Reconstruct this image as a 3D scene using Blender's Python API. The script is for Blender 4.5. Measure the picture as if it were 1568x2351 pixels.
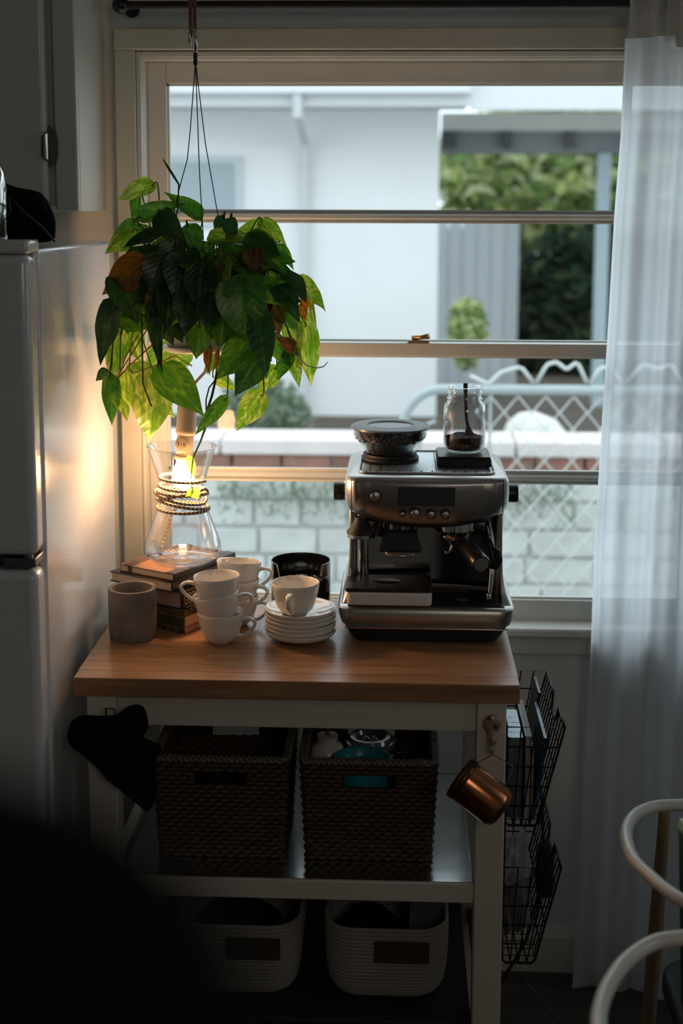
import bpy, math, random
from mathutils import Vector, Matrix, Euler, noise
R = math.radians
for o in list(bpy.data.objects): bpy.data.objects.remove(o)
SC = bpy.context.scene
COL = SC.collection

# ------------------------------------------------------------------ camera
def setup_camera():
    yaw, pitch, roll = R(2.4), R(8.0), R(0.17)
    f = Vector((-math.sin(yaw)*math.cos(pitch), math.cos(yaw)*math.cos(pitch), -math.sin(pitch)))
    rt = Vector((math.cos(yaw), math.sin(yaw), 0)); up = rt.cross(f)
    r2 = rt*math.cos(roll)+up*math.sin(roll); u2 = -rt*math.sin(roll)+up*math.cos(roll)
    cam = bpy.data.cameras.new('camera'); co = bpy.data.objects.new('camera', cam); COL.objects.link(co)
    m = Matrix((( r2.x, u2.x, -f.x), (r2.y, u2.y, -f.y), (r2.z, u2.z, -f.z))).to_4x4()
    m.translation = (0, 0, 1.732)
    co.matrix_world = m
    cam.sensor_fit = 'VERTICAL'; cam.sensor_height = 36; cam.sensor_width = 24
    cam.lens = 3100/2351*36
    cam.shift_y = -(1175.5-906)/2351
    cam.clip_start = 0.02; cam.clip_end = 200
    cam.dof.use_dof = True; cam.dof.focus_distance = 2.56; cam.dof.aperture_fstop = 2.6
    SC.camera = co
setup_camera()

# ------------------------------------------------------------------ world, lights, exposure
w = bpy.data.worlds.new('overcast_sky'); SC.world = w; w.use_nodes = True
bg = w.node_tree.nodes['Background']; bg.inputs[0].default_value = (0.78, 0.88, 0.95, 1); bg.inputs[1].default_value = 2.4
SC.view_settings.view_transform = 'Standard'; SC.view_settings.look = 'None'
SC.view_settings.gamma = 1.0; SC.view_settings.exposure = 0.0
SC.view_settings.use_curve_mapping = False
def area(name, loc, rot, size, power, col, sy=None):
    l = bpy.data.lights.new(name, 'AREA'); l.energy = power; l.color = col; l.size = size
    if sy: l.shape = 'RECTANGLE'; l.size_y = sy
    o = bpy.data.objects.new(name, l); COL.objects.link(o); o.location = loc; o.rotation_euler = rot; return o
# the weak light of the room behind the camera
area('room_light', (0.9, -0.9, 2.25), (R(32), 0, R(20)), 0.9, 6.0, (1.0, 0.86, 0.72))
# added cool fill from the right, no window there; brightens fridge and cups
area('side_fill_cool', (2.45, 1.75, 1.80), (0, R(78), 0), 0.9, 3.2, (0.80, 0.90, 1.0), 1.0)

# ------------------------------------------------------------------ mesh helpers
class M:
    def __init__(s): s.v = []; s.f = []; s.m = []; s.cur = 0
    def _add(s, vs, fs):
        b = len(s.v); s.v += [tuple(q) for q in vs]; s.f += [tuple(i+b for i in f) for f in fs]; s.m += [s.cur]*len(fs); return s
    def box(s, x0, x1, y0, y1, z0, z1):
        return s._add([(x0,y0,z0),(x1,y0,z0),(x1,y1,z0),(x0,y1,z0),(x0,y0,z1),(x1,y0,z1),(x1,y1,z1),(x0,y1,z1)],
                      [(0,3,2,1),(4,5,6,7),(0,1,5,4),(1,2,6,5),(2,3,7,6),(3,0,4,7)])
    def hexa(s, p):   # 8 points, bottom ring then top ring
        return s._add(p, [(0,3,2,1),(4,5,6,7),(0,1,5,4),(1,2,6,5),(2,3,7,6),(3,0,4,7)])
    def lathe(s, prof, n=40, c=(0,0,0), mat=None, a0=0, a1=2*math.pi, sx=1, sy=1):
        full = abs(a1-a0-2*math.pi) < 1e-6; k = n if full else n+1
        vs = []; fs = []
        for (r, z) in prof:
            for i in range(k):
                a = a0+(a1-a0)*i/n
                p = Vector((r*math.cos(a)*sx, r*math.sin(a)*sy, z))
                if mat: p = mat @ p
                vs.append((p.x+c[0], p.y+c[1], p.z+c[2]))
        for j in range(len(prof)-1):
            for i in range(n):
                a = j*k+i; b = j*k+(i+1) % k
                fs.append((a, b, b+k, a+k))
        return s._add(vs, fs)
    def cyl(s, p0, p1, r, n=20, r1=None, cap=True):
        return s.tube([p0, p1], [r, r if r1 is None else r1], n, cap=cap)
    def tube(s, pts, r, n=8, closed=False, cap=True, sq=1.0):
        P = [Vector(p) for p in pts]; L = len(P)
        rr = r if isinstance(r, (list, tuple)) else [r]*L
        up = None; vs = []; fs = []
        for i in range(L):
            a = P[i-1] if (i > 0 or closed) else P[i]; b = P[(i+1) % L] if (i < L-1 or closed) else P[i]
            t = (b-a)
            if t.length < 1e-9: t = Vector((0,0,1))
            t.normalize()
            if up is None:
                up = Vector((0,0,1)) if abs(t.z) < .9 else Vector((0,1,0))
            up = up - t*up.dot(t)
            if up.length < 1e-6: up = t.orthogonal()
            up.normalize(); sd = t.cross(up)
            for k in range(n):
                an = 2*math.pi*k/n
                vs.append(P[i]+(up*math.cos(an)*sq+sd*math.sin(an))*rr[i])
        for i in range(L if closed else L-1):
            for k in range(n):
                a = i*n+k; b = i*n+(k+1) % n; c = ((i+1) % L)*n+(k+1) % n; d = ((i+1) % L)*n+k
                fs.append((a, b, c, d))
        if cap and not closed:
            fs.append(tuple(range(n-1, -1, -1))); fs.append(tuple((L-1)*n+k for k in range(n)))
        return s._add(vs, fs)
    def prism(s, poly, axis, a, b):
        n = len(poly)
        def P(u, w, t):
            return {'x': (t, u, w), 'y': (u, t, w), 'z': (u, w, t)}[axis]
        vs = [P(u, w, a) for u, w in poly]+[P(u, w, b) for u, w in poly]
        fs = [tuple(range(n-1, -1, -1)), tuple(range(n, 2*n))]+[(i, (i+1) % n, (i+1) % n+n, i+n) for i in range(n)]
        return s._add(vs, fs)
    def loft(s, rings, cap=True, closed=True):
        n = len(rings[0]); vs = [p for r_ in rings for p in r_]; fs = []
        for j in range(len(rings)-1):
            for i in range(n if closed else n-1):
                fs.append((j*n+i, j*n+(i+1) % n, (j+1)*n+(i+1) % n, (j+1)*n+i))
        if cap: fs.append(tuple(range(n-1, -1, -1))); fs.append(tuple((len(rings)-1)*n+i for i in range(n)))
        return s._add(vs, fs)
    def grid(s, fn, nu, nv):
        vs = [fn(i/nu, j/nv) for j in range(nv+1) for i in range(nu+1)]
        fs = [(j*(nu+1)+i, j*(nu+1)+i+1, (j+1)*(nu+1)+i+1, (j+1)*(nu+1)+i) for j in range(nv) for i in range(nu)]
        return s._add(vs, fs)

def mk(name, m, mat, parent=None, smooth=None, bevel=0, seg=2, sub=0, solid=0, loc=None, rot=None, label=None, kind=None, fix=True, disp=None):
    me = bpy.data.meshes.new(name); me.from_pydata(m.v, [], m.f); me.update()
    mats = mat if isinstance(mat, (list, tuple)) else [mat]
    for q in mats: me.materials.append(q)
    if len(mats) > 1:
        for p, i in zip(me.polygons, m.m): p.material_index = i
    if fix:
        import bmesh
        bm = bmesh.new(); bm.from_mesh(me); bmesh.ops.recalc_face_normals(bm, faces=bm.faces); bm.to_mesh(me); bm.free()
    if smooth or (smooth is None and bevel):
        try: me.shade_smooth()
        except Exception: pass
        if smooth != 'all':
            try: me.set_sharp_from_angle(angle=R(smooth if isinstance(smooth, (int, float)) and smooth > 1 else 38))
            except Exception: pass
    o = bpy.data.objects.new(name, me); COL.objects.link(o)
    if parent: o.parent = parent
    if loc: o.location = loc
    if rot: o.rotation_euler = rot
    if solid:
        d = o.modifiers.new('thick', 'SOLIDIFY'); d.thickness = solid; d.offset = 0
    if bevel:
        d = o.modifiers.new('bevel', 'BEVEL'); d.width = bevel; d.segments = seg; d.limit_method = 'ANGLE'; d.angle_limit = R(35)
        d.harden_normals = False
    if sub:
        d = o.modifiers.new('sub', 'SUBSURF'); d.levels = sub; d.render_levels = sub
    if label: o['label'] = label
    if kind: o['kind'] = kind
    return o
def tag(o, label, cat, group=None, kind=None):
    o['label'] = label; o['category'] = cat
    if group: o['group'] = group
    if kind: o['kind'] = kind
    return o
def thing(name, label, cat, loc=(0,0,0), rz=0, group=None, rot=None):
    o = bpy.data.objects.new(name, None); COL.objects.link(o); o.empty_display_size = .05
    o.location = loc; o.rotation_euler = rot if rot else (0, 0, rz)
    return tag(o, label, cat, group)
def struct(name, m, mat, parent=None, **k):
    o = mk(name, m, mat, parent, **k)
    if parent is None: o['kind'] = 'structure'
    return o
def dup(root, loc=None, rot=None, label=None, group=None):
    r = root.copy(); COL.objects.link(r)
    if loc is not None: r.location = loc
    if rot is not None: r.rotation_euler = rot
    if label: r['label'] = label
    if group: r['group'] = group
    for ch in root.children:
        c = ch.copy(); COL.objects.link(c); c.parent = r
        for g in ch.children:
            d = g.copy(); COL.objects.link(d); d.parent = c
    return r

# ------------------------------------------------------------------ materials
def nodes(name):
    m = bpy.data.materials.new(name); m.use_nodes = True; nt = m.node_tree
    return m, nt, nt.nodes['Principled BSDF'], nt.nodes['Material Output']
def L(nt, a, b): nt.links.new(a, b)
def tex(nt, kind, scale, coord='Object', sc=(1,1,1), **k):
    tc = nt.nodes.new('ShaderNodeTexCoord'); mp = nt.nodes.new('ShaderNodeMapping'); mp.inputs['Scale'].default_value = sc
    L(nt, tc.outputs[coord], mp.inputs[0])
    t = nt.nodes.new('ShaderNodeTex'+kind)
    if 'Scale' in t.inputs: t.inputs['Scale'].default_value = scale
    for a, b in k.items():
        if a in t.inputs: t.inputs[a].default_value = b
        else: setattr(t, a, b)
    L(nt, mp.outputs[0], t.inputs[0]); return t
def ramp(nt, src, stops):
    r = nt.nodes.new('ShaderNodeValToRGB'); e = r.color_ramp.elements
    while len(e) < len(stops): e.new(.5)
    for q, (p, c) in zip(e, stops): q.position = p; q.color = (*c, 1) if len(c) == 3 else c
    L(nt, src, r.inputs[0]); return r
def bump(nt, bs, src, s, d=.01):
    b = nt.nodes.new('ShaderNodeBump'); b.inputs['Strength'].default_value = s; b.inputs['Distance'].default_value = d
    L(nt, src, b.inputs['Height']); L(nt, b.outputs[0], bs.inputs['Normal']); return b
def mat(name, col, rough=.5, metal=0, var=0, vs=8, bmp=0, bs=60, spec=None, coat=0, sc=(1,1,1), rand=0, sheen=0):
    m, nt, b, out = nodes(name)
    b.inputs['Base Color'].default_value = (*col, 1); b.inputs['Roughness'].default_value = rough; b.inputs['Metallic'].default_value = metal
    if spec is not None: b.inputs['Specular IOR Level'].default_value = spec
    if coat: b.inputs['Coat Weight'].default_value = coat; b.inputs['Coat Roughness'].default_value = .08
    if sheen: b.inputs['Sheen Weight'].default_value = sheen
    src = None
    if var:
        t = tex(nt, 'Noise', vs, sc=sc, Detail=5.0)
        r = ramp(nt, t.outputs['Fac'], [(.3, tuple(c*(1-var) for c in col)), (.7, tuple(min(1, c*(1+var)) for c in col))]); src = r.outputs[0]
    if rand:
        oi = nt.nodes.new('ShaderNodeObjectInfo'); hv = nt.nodes.new('ShaderNodeHueSaturation')
        mr = nt.nodes.new('ShaderNodeMapRange'); mr.inputs['To Min'].default_value = 1-rand; mr.inputs['To Max'].default_value = 1+rand
        L(nt, oi.outputs['Random'], mr.inputs[0]); L(nt, mr.outputs[0], hv.inputs['Value'])
        if src: L(nt, src, hv.inputs['Color'])
        else: hv.inputs['Color'].default_value = (*col, 1)
        src = hv.outputs[0]
    if src: L(nt, src, b.inputs['Base Color'])
    if bmp:
        t = tex(nt, 'Noise', bs, Detail=3.0); bump(nt, b, t.outputs['Fac'], bmp, .002)
    return m
def thin_glass(name, tint=(1,1,1), base=.04, edge=.9, rough=0.0, power=3.0):
    """thin clear wall: lets light straight through, mirrors more towards grazing angles"""
    m, nt, b, out = nodes(name); nt.nodes.remove(b)
    tr = nt.nodes.new('ShaderNodeBsdfTransparent'); tr.inputs[0].default_value = (*tint, 1)
    gl = nt.nodes.new('ShaderNodeBsdfGlossy'); gl.inputs['Roughness'].default_value = rough
    lw = nt.nodes.new('ShaderNodeLayerWeight'); lw.inputs['Blend'].default_value = .5
    pw = nt.nodes.new('ShaderNodeMath'); pw.operation = 'POWER'; pw.inputs[1].default_value = power; L(nt, lw.outputs['Facing'], pw.inputs[0])
    mr = nt.nodes.new('ShaderNodeMapRange'); mr.inputs['To Min'].default_value = base; mr.inputs['To Max'].default_value = edge
    L(nt, pw.outputs[0], mr.inputs[0])
    mx = nt.nodes.new('ShaderNodeMixShader'); L(nt, mr.outputs[0], mx.inputs[0]); L(nt, tr.outputs[0], mx.inputs[1]); L(nt, gl.outputs[0], mx.inputs[2])
    L(nt, mx.outputs[0], out.inputs[0]); return m
def translucent(name, col, amt=.5, trans=0.0, rough=.8, var=0, vs=20):
    m, nt, b, out = nodes(name); nt.nodes.remove(b)
    d = nt.nodes.new('ShaderNodeBsdfDiffuse'); d.inputs[0].default_value = (*col, 1)
    t = nt.nodes.new('ShaderNodeBsdfTranslucent'); t.inputs[0].default_value = (*col, 1)
    mx = nt.nodes.new('ShaderNodeMixShader'); mx.inputs[0].default_value = amt; L(nt, d.outputs[0], mx.inputs[1]); L(nt, t.outputs[0], mx.inputs[2])
    o = mx
    if trans:
        tr = nt.nodes.new('ShaderNodeBsdfTransparent'); m2 = nt.nodes.new('ShaderNodeMixShader'); m2.inputs[0].default_value = trans
        L(nt, mx.outputs[0], m2.inputs[1]); L(nt, tr.outputs[0], m2.inputs[2]); o = m2
    L(nt, o.outputs[0], out.inputs[0]); return m

MAT = {}
MAT['wall'] = mat('wall_paint', (.70,.73,.72), .75, var=.03, vs=3, bmp=.05, bs=120)
MAT['trim'] = mat('cream_trim_paint', (.66,.66,.58), .42, var=.04, vs=9, bmp=.08, bs=70)
MAT['trimb'] = mat('white_sash_paint', (.74,.75,.70), .38, var=.03, vs=12, bmp=.1, bs=90)
MAT['ceiling'] = mat('ceiling_paint', (.6,.6,.58), .8)
MAT['floor'] = mat('dark_floor', (.055,.05,.045), .5, var=.25, vs=4, sc=(1,6,1))
MAT['pane'] = thin_glass('window_glass', (.97,.99,.99), .003, .8)
MAT['iron'] = mat('black_iron', (.012,.012,.013), .45, .6)
# ------------------------------------------------------------------ room shell
# window opening in the back wall: x -.557 .. .677, z .80 .. 2.05
m = M(); WY0, WY1 = 2.90, 3.04
m.box(-2.2,-.557,WY0,WY1,0,2.6); m.box(.677,2.6,WY0,WY1,0,2.6); m.box(-.557,.677,WY0,WY1,2.05,2.6); m.box(-.557,.677,WY0,WY1,0,.80)
struct('wall_back', m, MAT['wall'])
struct('wall_left', M().box(-2.3,-2.2,-2.2,3.04,0,2.6), MAT['wall'])
struct('wall_right', M().box(2.6,2.7,-2.2,3.04,0,2.6), MAT['wall'])
struct('wall_front', M().box(-2.3,2.7,-2.3,-2.2,0,2.6), MAT['wall'])
struct('ceiling', M().box(-2.3,2.7,-2.3,3.04,2.6,2.7), MAT['ceiling'])
struct('floor', M().box(-2.3,2.7,-2.3,3.04,-.08,0), MAT['floor'])
m = M(); m.box(-2.2,2.6,2.885,2.90,0,.085); m.prism([(2.885,.085),(2.90,.085),(2.90,.102),(2.892,.102)],'x',-2.2,2.6)
struct('baseboard_back', m, MAT['trim'])

def build_window():
    w = struct('window_1', M().box(-.557,.677,2.895,2.98,2.035,2.05), MAT['trimb'], smooth=None)   # head jamb
    w['label'] = 'wide cream painted double hung window with four horizontal panes'
    T = MAT['trim']; B = MAT['trimb']
    mk('casing', M().box(-.600,-.557,2.876,2.90,.82,2.052), T, w, bevel=.003)
    mk('casing', M().box(.677,.72,2.876,2.90,.82,2.052), T, w, bevel=.003)
    mk('casing', M().box(-.600,.72,2.874,2.90,2.052,2.096), T, w, bevel=.003)
    mk('side_jamb', M().box(-.557,-.545,2.90,3.03,.80,2.04), B, w); mk('side_jamb', M().box(.665,.677,2.90,3.03,.80,2.04), B, w)
    # stop beads
    mk('stop_bead', M().box(-.557,-.546,2.886,2.905,.83,2.05), B, w, bevel=.003)
    mk('stop_bead', M().box(.665,.677,2.886,2.905,.83,2.05), B, w, bevel=.003)
    mk('stop_bead', M().box(-.546,.665,2.888,2.905,2.038,2.05), B, w, bevel=.003)
    def sash(y, z0, z1, stile, rb, rt, mz, mh, nm):
        s = mk(nm, M().box(-.545,-.545+stile,y-.018,y+.018,z0,z1), B, w, bevel=.002)
        mk('stile', M().box(.665-stile,.665,y-.018,y+.018,z0,z1), B, s, bevel=.002)
        mk('rail', M().box(-.545+stile,.665-stile,y-.018,y+.018,z0,z0+rb), B, s, bevel=.002)
        mk('rail', M().box(-.545+stile,.665-stile,y-.018,y+.018,z1-rt,z1), B, s, bevel=.002)
        # muntin: room-side nose and rebate
        mm = M(); mm.prism([(y-.016,mz-.003),(y-.016,mz+.003),(y-.004,mz+mh/2),(y+.012,mz+mh/2),(y+.012,mz-mh/2),(y-.004,mz-mh/2)],'x',-.545+stile,.665-stile)
        mk('muntin', mm, B, s)
        xa, xb = -.545+stile, .665-stile
        for a, b in ((z0+rb, mz-mh/2), (mz+mh/2, z1-rt)):
            # glazing beads round each pane with a ragged line of old putty
            bd = M(); t = .0045
            for (p, q, r_, s_) in ((xa,xb,a,a+t),(xa,xb,b-t,b),(xa,xa+t,a,b),(xb-t,xb,a,b)): bd.box(p,q,y-.008,y+.004,r_,s_)
            mk('glazing_bead', bd, B, s)
            mk('window_pane', M().box(xa,xb,y+.005,y+.008,a,b), MAT['pane'], s)
        return s
    sash(2.972, 1.408, 2.035, .041, .026, .045, 1.707, .020, 'upper_sash')
    sash(2.930, .812, 1.436, .040, .055, .028, 1.141, .021, 'lower_sash')
    # meeting rail top ledge and lock
    lk = mk('sash_lock', M().box(.02,.068,2.905,2.935,1.437,1.443), mat('tarnished_brass', (.45,.30,.17), .35, .9), w, bevel=.002)
    mk('lever', M().tube([(.030,2.918,1.447),(.050,2.916,1.449),(.066,2.905,1.452)], [.006,.005,.0065], 10), mat('brass_lever', (.5,.34,.2), .3, .9), lk, smooth='all')
    mk('sill', M().box(-.62,.74,2.845,2.97,.801,.822), B, w, bevel=.006)
    mk('apron', M().box(-.600,.72,2.882,2.90,.752,.801), B, w, bevel=.003)
    mk('outer_sill', M().box(-.557,.677,2.95,3.08,.79,.812), B, w)
build_window()
# ------------------------------------------------------------------ outside the window
MAT['stucco'] = mat('white_stucco', (.83,.84,.84), .85, var=.03, vs=2, bmp=.3, bs=60)
MAT['eave'] = mat('eave_white', (.62,.64,.65), .6)
MAT['pave'] = mat('concrete_ground', (.42,.42,.40), .9, var=.1, vs=3)
MAT['blockc'] = mat('pale_block', (.62,.63,.60), .9, var=.10, vs=9, rand=.05, bmp=.4, bs=40)
MAT['mortar'] = mat('grey_mortar', (.62,.63,.61), .95)
MAT['cap'] = mat('pinkish_cap', (.74,.66,.64), .8, var=.06, vs=6)
MAT['brick'] = mat('red_brown_brick', (.30,.15,.115), .85, var=.15, vs=14, rand=.15)
struct('ground', M().box(-8,10,3.04,22,-.2,-.1), MAT['pave'])

def leafball(name, label, c, rad, n, s, cols, seed=1, kind=None, cat='bush', squash=1.0):
    """a bush: woody core stems and a cloud of small folded leaves"""
    rn = random.Random(seed); t = thing(name, label, cat, (c[0], c[1], c[2]-rad[2]))
    m = M(); m.v = []
    for i in range(n):
        a = rn.uniform(0, 2*math.pi); u = rn.uniform(-1, 1); q = math.sqrt(1-u*u); rr = rn.uniform(.55, 1)**.6
        p = Vector((rad[0]*q*math.cos(a)*rr, rad[1]*q*math.sin(a)*rr, rad[2]*(u*rr+1)))
        e = Euler((rn.uniform(-1.2,1.2), rn.uniform(-1.2,1.2), rn.uniform(0,6.3))).to_matrix(); k = s*rn.uniform(.6, 1.3)
        m.cur = rn.randrange(len(cols))
        vs = [p+e@Vector(v)*k for v in ((0,-1,0),(.45,-.1,.12),(0,1,0),(-.45,-.1,.12))]
        m._add(vs, [(0,1,2),(0,2,3)])
    mk('foliage', m, cols, t, kind='stuff', fix=False)
    mk('inner_growth', M().lathe([(.02,-.72),(.45,-.55),(.68,-.2),(.72,.1),(.6,.42),(.35,.62),(.02,.72)], 20, c=(0,0,0)), cols[-1], t, smooth='all').matrix_local = Matrix.Translation((0,0,rad[2]))@Matrix.Diagonal((rad[0],rad[1],rad[2],1))
    st = M()
    for i in range(7):
        a = rn.uniform(0, 6.28); st.tube([(0,0,0),(rad[0]*.3*math.cos(a),rad[1]*.3*math.sin(a),rad[2]*.8),(rad[0]*.6*math.cos(a),rad[1]*.6*math.sin(a),rad[2]*1.5)], [.03*rad[2],.02*rad[2],.008*rad[2]], 6)
    mk('stem', st, MAT['bark'], t); return t
MAT['bark'] = mat('bark', (.10,.07,.05), .9)
def lf(n, c, a=.45): return translucent(n, c, a)
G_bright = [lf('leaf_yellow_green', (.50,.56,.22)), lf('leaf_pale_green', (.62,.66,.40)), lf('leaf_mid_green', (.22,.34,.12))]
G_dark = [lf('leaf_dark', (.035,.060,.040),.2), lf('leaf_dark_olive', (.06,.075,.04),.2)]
G_mid = [lf('leaf_grey_green', (.25,.33,.25)), lf('leaf_olive', (.33,.38,.27))]

def house():
    t = thing('neighbour_house', 'white walled house next door seen blurred through the window', 'house', (-2.4, 8.5, -.1))
    o = (2.4, -8.5, .1)
    def P(name, x0,x1,y0,y1,z0,z1, mt, par=t, **k): return mk(name, M().box(x0+o[0],x1+o[0],y0+o[1],y1+o[1],z0+o[2],z1+o[2]), mt, par, **k)
    P('wall', -7,.245,8.5,12,-.1,3.1, MAT['stucco'])
    P('fascia', -7,.4,7.88,7.92,2.29,2.80, MAT['eave']); P('soffit', -7,.4,7.92,8.5,2.31,2.34, MAT['eave'])
    P('roof', -7,.4,7.93,12.3,2.70,2.80, mat('roof_grey', (.35,.36,.38), .8))
    g = P('gutter', -7,.4,7.80,7.88,2.36,2.46, MAT['eave'])
    d = M(); d.tube([(-.585+o[0],7.84+o[1],2.36+o[2]),(-.585+o[0],7.86+o[1],2.25+o[2]),(-.585+o[0],8.40+o[1],2.12+o[2]),(-.585+o[0],8.44+o[1],1.95+o[2]),(-.585+o[0],8.44+o[1],0)], .030, 8)
    mk('downspout', d, MAT['eave'], t, smooth=40)
    w = P('window_frame', -1.62,-.985,8.46,8.5,1.60,2.03, mat('house_window_frame', (.55,.60,.62), .5))
    P('pane', -1.58,-1.025,8.452,8.46,1.64,1.99, mat('house_window_dark', (.36,.42,.45), .2, 0, spec=.5), w)
house()
def carport():
    t = thing('carport', 'pale carport roof with grey back beam on right of the white house', 'carport', (.4, 9, -.1))
    o = Vector((-.4,-9,.1))
    def P(name, x0,x1,y0,y1,z0,z1, mt): return mk(name, M().box(x0+o.x,x1+o.x,y0+o.y,y1+o.y,z0+o.z,z1+o.z), mt, t)
    P('fascia', .401,5,7.88,7.94,2.27,2.80, MAT['eave']); P('roof', .401,5,7.95,9.1,2.50,2.56, MAT['eave'])
    P('back_board', .27,5,9.0,9.05,2.215,2.33, mat('beige_board', (.62,.63,.60), .7))
    bg_ = mat('grey_beam', (.22,.23,.24), .7)
    P('beam', .27,5,9.05,9.15,2.07,2.22, bg_)
    dk = mat('dark_bracket', (.07,.08,.085), .6)
    for x in (.34,.70,1.11,1.52): P('bracket', x-.03,x+.03,8.97,9.05,2.10,2.21, dk)
    P('post', 1.30,1.38,9.0,9.08,-.1,2.07, mat('pale_reflection_post', (.42,.52,.56), .6)); P('post', 4.4,4.5,9.0,9.1,-.1,2.1, bg_)  # the pale post is added, standing in for a faint reflection
carport()
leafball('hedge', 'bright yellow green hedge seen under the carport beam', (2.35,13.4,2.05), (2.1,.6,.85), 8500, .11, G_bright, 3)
leafball('dark_hedge', 'dark hedge below the bright hedge', (1.9,11.0,.75), (1.15,.5,.95), 5200, .075, G_dark, 4)
def shed():
    m = M()
    t = thing('garden_gate', 'pale grey boarded gate right of the white house corner', 'gate', (.55,9.6,-.1))
    g = mat('grey_board', (.50,.53,.55), .75, rand=.06)
    for i in range(6):
        mk('board', M().box(-.30+i*.1, -.205+i*.1, 0, .025, .02, 1.72), g, t)
    mk('rail', M().box(-.3,.3,.025,.05,.3,.38), g, t); mk('rail', M().box(-.3,.3,.025,.05,1.4,1.48), g, t)
shed()
def shelter():
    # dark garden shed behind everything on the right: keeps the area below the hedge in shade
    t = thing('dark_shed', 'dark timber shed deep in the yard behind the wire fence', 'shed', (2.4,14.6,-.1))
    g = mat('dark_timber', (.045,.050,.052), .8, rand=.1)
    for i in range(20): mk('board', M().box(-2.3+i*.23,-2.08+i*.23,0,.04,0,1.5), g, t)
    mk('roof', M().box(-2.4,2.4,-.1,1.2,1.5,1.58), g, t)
shelter()
leafball('shrub', 'green shrub behind the garden wall left of centre', (-.66,6.5,.66), (.25,.22,.26), 1500, .03, G_mid, 6)
leafball('shrub', 'small light green shrub in front of the boarded gate', (.40,7.8,1.0), (.12,.12,.22), 500, .035, G_bright, 7)

def garden_wall():
    t = thing('garden_wall', 'pale block garden wall with a brick course and pinkish cap', 'wall', (0,5.6,-.1))
    mk('core', M().box(-2.6,3.6,.012,.20,0,.70), MAT['mortar'], t)
    rn = random.Random(2); me = None
    for r_ in range(6):
        z = .004+r_*.119
        x = -2.6-(r_ % 2)*.13
        while x < 3.5:
            wd = rn.choice((.20,.25,.30)); d = rn.uniform(-.006,.006)
            b = mk('block', M().box(0,wd-.012,0,.03,0,.107), MAT['blockc'], t, bevel=.006, seg=1); b.location = (x, d-.008, z); x += wd
    for i in range(29):
        b = mk('brick', M().box(0,.20,0,.11,0,.062), MAT['brick'], t, bevel=.003, seg=1); b.location = (-2.6+i*.212, rn.uniform(-.012,-.006), .724)
    for i in range(10):
        mk('cap_stone', M().box(-2.6+i*.62,-2.6+i*.62+.612,-.03,.24,.79,.855), MAT['cap'], t, bevel=.006, seg=1)
garden_wall()
def weeds():
    rn = random.Random(9); m = M()
    for i in range(800):
        x = rn.choice([rn.uniform(-.75,-.15), rn.uniform(.25,.75)]); z = rn.gauss(.53,.05); y = 5.56-rn.uniform(0,.05)
        e = Euler((rn.uniform(-.6,.6), rn.uniform(-.8,.8), rn.uniform(0,6))).to_matrix()
        m.cur = rn.randrange(2); m._add([Vector((x,y,z))+e@Vector(v)*.017 for v in ((0,0,-1),(.3,0,0),(0,0,1),(-.3,0,0))], [(0,1,2,3)])
    o = mk('creeping_weed', m, G_mid, fix=False); tag(o, 'green grey weeds growing under the brick course of the wall', 'weeds', kind='stuff')
weeds()
def wire_fence():
    t = thing('wire_fence', 'galvanised chain link gate with a curved tube frame and wavy wire top', 'fence', (0.02,5.2,-.1))
    g = mat('galvanised_tube', (.42,.47,.48), .5, .3); wr = mat('white_wire', (.66,.68,.66), .5, .2)
    P = lambda x, z: (x-.02, 0, z+.1)
    pts = [P(.02,-.1), P(.02,.85)]+[P(.02+.15*(1-math.cos(a)), .86+.165*math.sin(a)) for a in [math.pi/2*i/8 for i in range(9)]]+[P(2.4,1.03)]
    mk('top_tube', M().tube(pts, .020, 10), g, t, smooth='all')
    mk('inner_tube', M().tube([P(.085,-.1),P(.085,.80),P(.10,.88),P(.15,.90)], .008, 8), g, t, smooth='all')
    mk('bottom_tube', M().tube([P(.03,.0),P(2.4,.0)], .015, 8), g, t, smooth='all')
    mk('post', M().tube([P(.36,-.1),P(.36,1.03)], .006, 8), g, t)
    # wavy wire loops on top
    z0 = 1.045; lp = []
    seq = [(.27,1.085),(.35,z0),(.40,1.095),(.475,1.115),(.53,z0),(.575,1.125),(.61,1.135),(.65,1.105),(.69,1.135),(.735,z0),(.775,1.11),(.82,1.12),(.87,z0),(.94,1.13),(1.0,1.11),(1.05,1.13),(1.1,z0)]
    P2 = [Vector(P(*q)) for q in seq]; sm = []
    for i in range(len(P2)-1):
        a = P2[i]; b = P2[i+1]; sm += [a.lerp(b, .12), a.lerp(b, .88)]
    mk('wire_loops', M().tube(sm, .007, 8), wr, t, smooth='all')
    # chain link: zigzag wires, diamonds .106 wide
    d = .0535; k = 0
    x = .36
    while x < 1.6:
        for sgn in (1, -1):
            pts = []
            z = 1.0; xx = x; s_ = sgn
            while z > .02:
                pts.append((xx-.02, -.006*s_, z+.1)); z -= .0635; xx += d*s_; s_ = -s_
            mk('mesh_wire', M().tube(pts, .0035, 5), wr, t)
        x += 2*d
wire_fence()
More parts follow.
